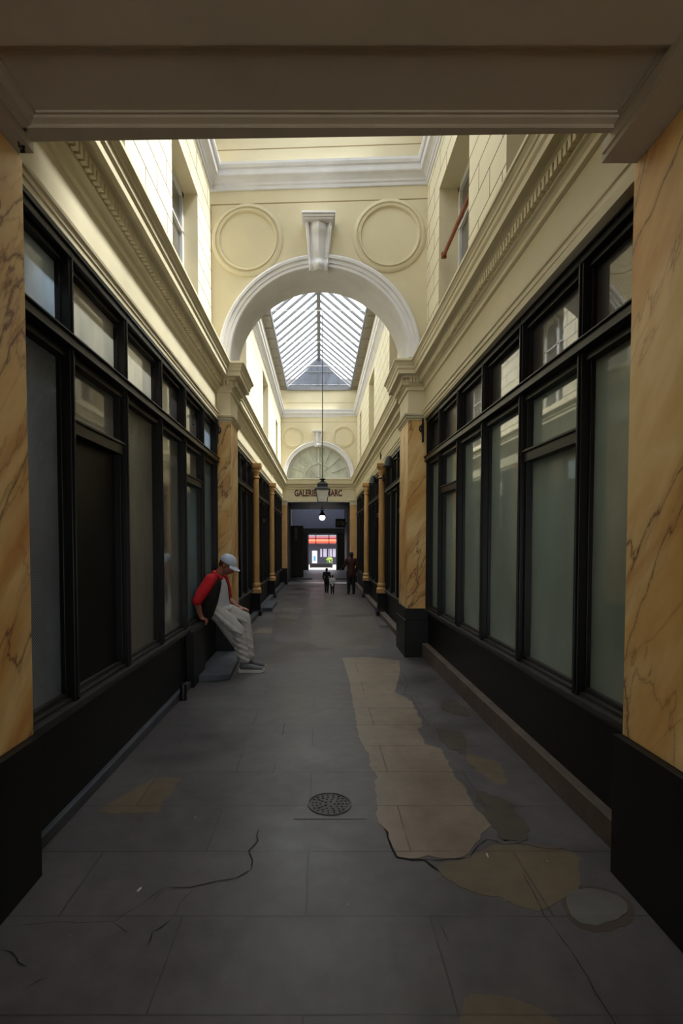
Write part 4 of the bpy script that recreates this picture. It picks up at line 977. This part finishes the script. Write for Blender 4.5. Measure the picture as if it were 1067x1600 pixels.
    for (hx, hy, rz, zz) in ((-.985, 6.27, -.03, 0.0), (-.985, 6.44, .06, 0.0)):
        T = Matrix.Translation((hx, hy, zz)) @ Matrix.Rotation(rz, 4, 'Z')
        f = lambda p: tuple(T @ Vector(p))
        sh = blob('trainer', [('c', [(*f((.03, 0, .075)), .042), (*f((.10, 0, .072)), .040), (*f((.19, 0, .055)), .038), (*f((.26, 0, .045)), .030)]), ('c', [(*f((.03, 0, .08)), .040), (*f((.045, 0, .115)), .042)])], .007, SHOE, e, 3)
        m = MB(); out = [(-.02, -.028), (.0, -.040), (.10, -.036), (.18, -.046), (.25, -.042), (.295, -.018), (.30, .004), (.285, .030), (.24, .044), (.16, .042), (.08, .034), (0, .038), (-.02, .026)]
        m.prism(out, .004, .040, lambda p, a: T @ Vector((p[0] * (1 if a < .02 else 1.01), p[1], a + (.008 if p[0] > .27 or p[0] < 0 else 0))))
        so = m.build('sole', SOLE, None, True); so.parent = sh; so.matrix_parent_inverse = (sh.matrix_parent_inverse).inverted() @ Matrix.Identity(4)
        so.matrix_parent_inverse = Matrix.Identity(4)
        sh_w = e.matrix_basis @ sh.matrix_parent_inverse @ sh.matrix_basis
        so.matrix_parent_inverse = sh_w.inverted()
    tag(e, 'person in red jacket, black gilet and pale cap sitting on the left ledge, head bowed', 'person')
seated_man()
def walker(loc, rotz, h, top, legs, label, skirt=False, haircol=None, armL=None, armR=None, lean=0.0, walk=0.12, white=None):
    """standing figure, x forward, built at 1.70 m and scaled"""
    e = empty('person', (0, 0, 0)); T = Matrix.Identity(4)
    H = Matrix.Translation((.02 + lean * .5, 0, 1.56)) @ Matrix.Rotation(.15 + lean, 4, 'Y')
    ch = (lean * .35, 0, 1.28); aL = armL or [(.0, .19, 1.38), (.02, .25, 1.10), (.10, .22, .88)]; aR = armR or [(.0, -.19, 1.38), (.0, -.25, 1.10), (.06, -.24, .86)]
    fL = (walk, .09, 0.0); fR = (-walk, -.09, 0.0)
    it = [('c', [(lean * .4, 0, 1.38, .06), (.0 + lean * .45, 0, 1.48, .052)]), ('e', ch, (.11, .17, .17)), ('c', [(*ch[:2], 1.2, .12), (0, 0, .95, .13)])]
    it += head_items(H)
    for a, s in ((aL, 1), (aR, -1)):
        it.append(('c', [(*a[0], .05), (*a[1], .040), (*a[2], .028)]))
        d = (Vector(a[2]) - Vector(a[1])).normalized(); w = Vector(a[2])
        it.append(('c', [(*w, .028), (*(w + d * .06), .036)]))
        for k in range(4): it.append(('c', [(*(w + d * .08 + Vector((.024 - .016 * k, 0, 0))), .010), (*(w + d * (.15 - .01 * abs(k - 1.5)) + Vector((.026 - .016 * k, 0, 0))), .009)]))
        it.append(('c', [(*(w + d * .04 + Vector((.03, 0, 0))), .012), (*(w + d * .09 + Vector((.05, 0, 0))), .010)]))
    for f in (fL, fR): it.append(('c', [(0, f[1], .92, .085), (f[0] * .55 + .02, f[1], .50, .058), (f[0], f[1], .09, .040), (f[0] + .13, f[1], .04, .034)]))
    blob('body', it, .010, SK, e, 3)
    blob('coat', [('e', ch, (.13, .20, .19)), ('c', [(*ch[:2], 1.25, .14), (0, 0, 1.0, .15), (0, 0, .80, .17 if skirt else .14)])] + [('c', [(*a[0], .068), (*a[1], .060), (*Vector(a[1]).lerp(Vector(a[2]), .8), .046)]) for a in (aL, aR)], .014, top, e, 3)
    blob('trousers', [('c', [(0, f[1], .88, .11), (f[0] * .55 + .02, f[1], .50, .082), (f[0], f[1], .12, .062)]) for f in (fL, fR)], .014, legs, e, 3)
    blob('hair', [('e', H @ Vector((-.03, 0, .04)), (.100, .088, .095)), ('e', H @ Vector((-.07, 0, -.04)), (.05, .07, .08))], .010, haircol or HAIR, e, 2)
    for f in (fL, fR): blob('shoe', [('c', [(f[0] - .02, f[1], .045, .042), (f[0] + .14, f[1], .040, .038)])], .009, VEST, e, 2)
    if white: blob('bag', [('e', white, (.05, .12, .16))], .012, TEE, e, 2)
    k = h / 1.70; e.scale = (k, k, k); e.location = loc; e.rotation_euler = (0, 0, rotz)
    return tag(e, label, 'person')
BLK = plain('black_hair', (16, 13, 12), 0.7); DRED = plain('dark_maroon_coat', (58, 26, 24), 0.85, 0.2, 10); DARK = plain('dark_navy_cloth', (22, 22, 28), 0.9)
walker((.97, 15.9, 0), PI / 2 + .25, 1.32, DRED, DARK, 'person with black hair in a dark maroon coat walking away at the far right', True, BLK, armL=[(.0, .19, 1.38), (.08, .27, 1.12), (.26, .34, 1.00)], walk=.05)
walker((.385, 15.9, 0), PI / 2, .60, TEE, DARK, 'small child in a pale grey top standing in the far passage', False, BLK, walk=.03)
walker((.21, 16.3, 0), PI / 2 - .3, .80, DARK, DARK, 'child in dark clothes standing left of the smaller child in the far passage', False, BLK, walk=.05)
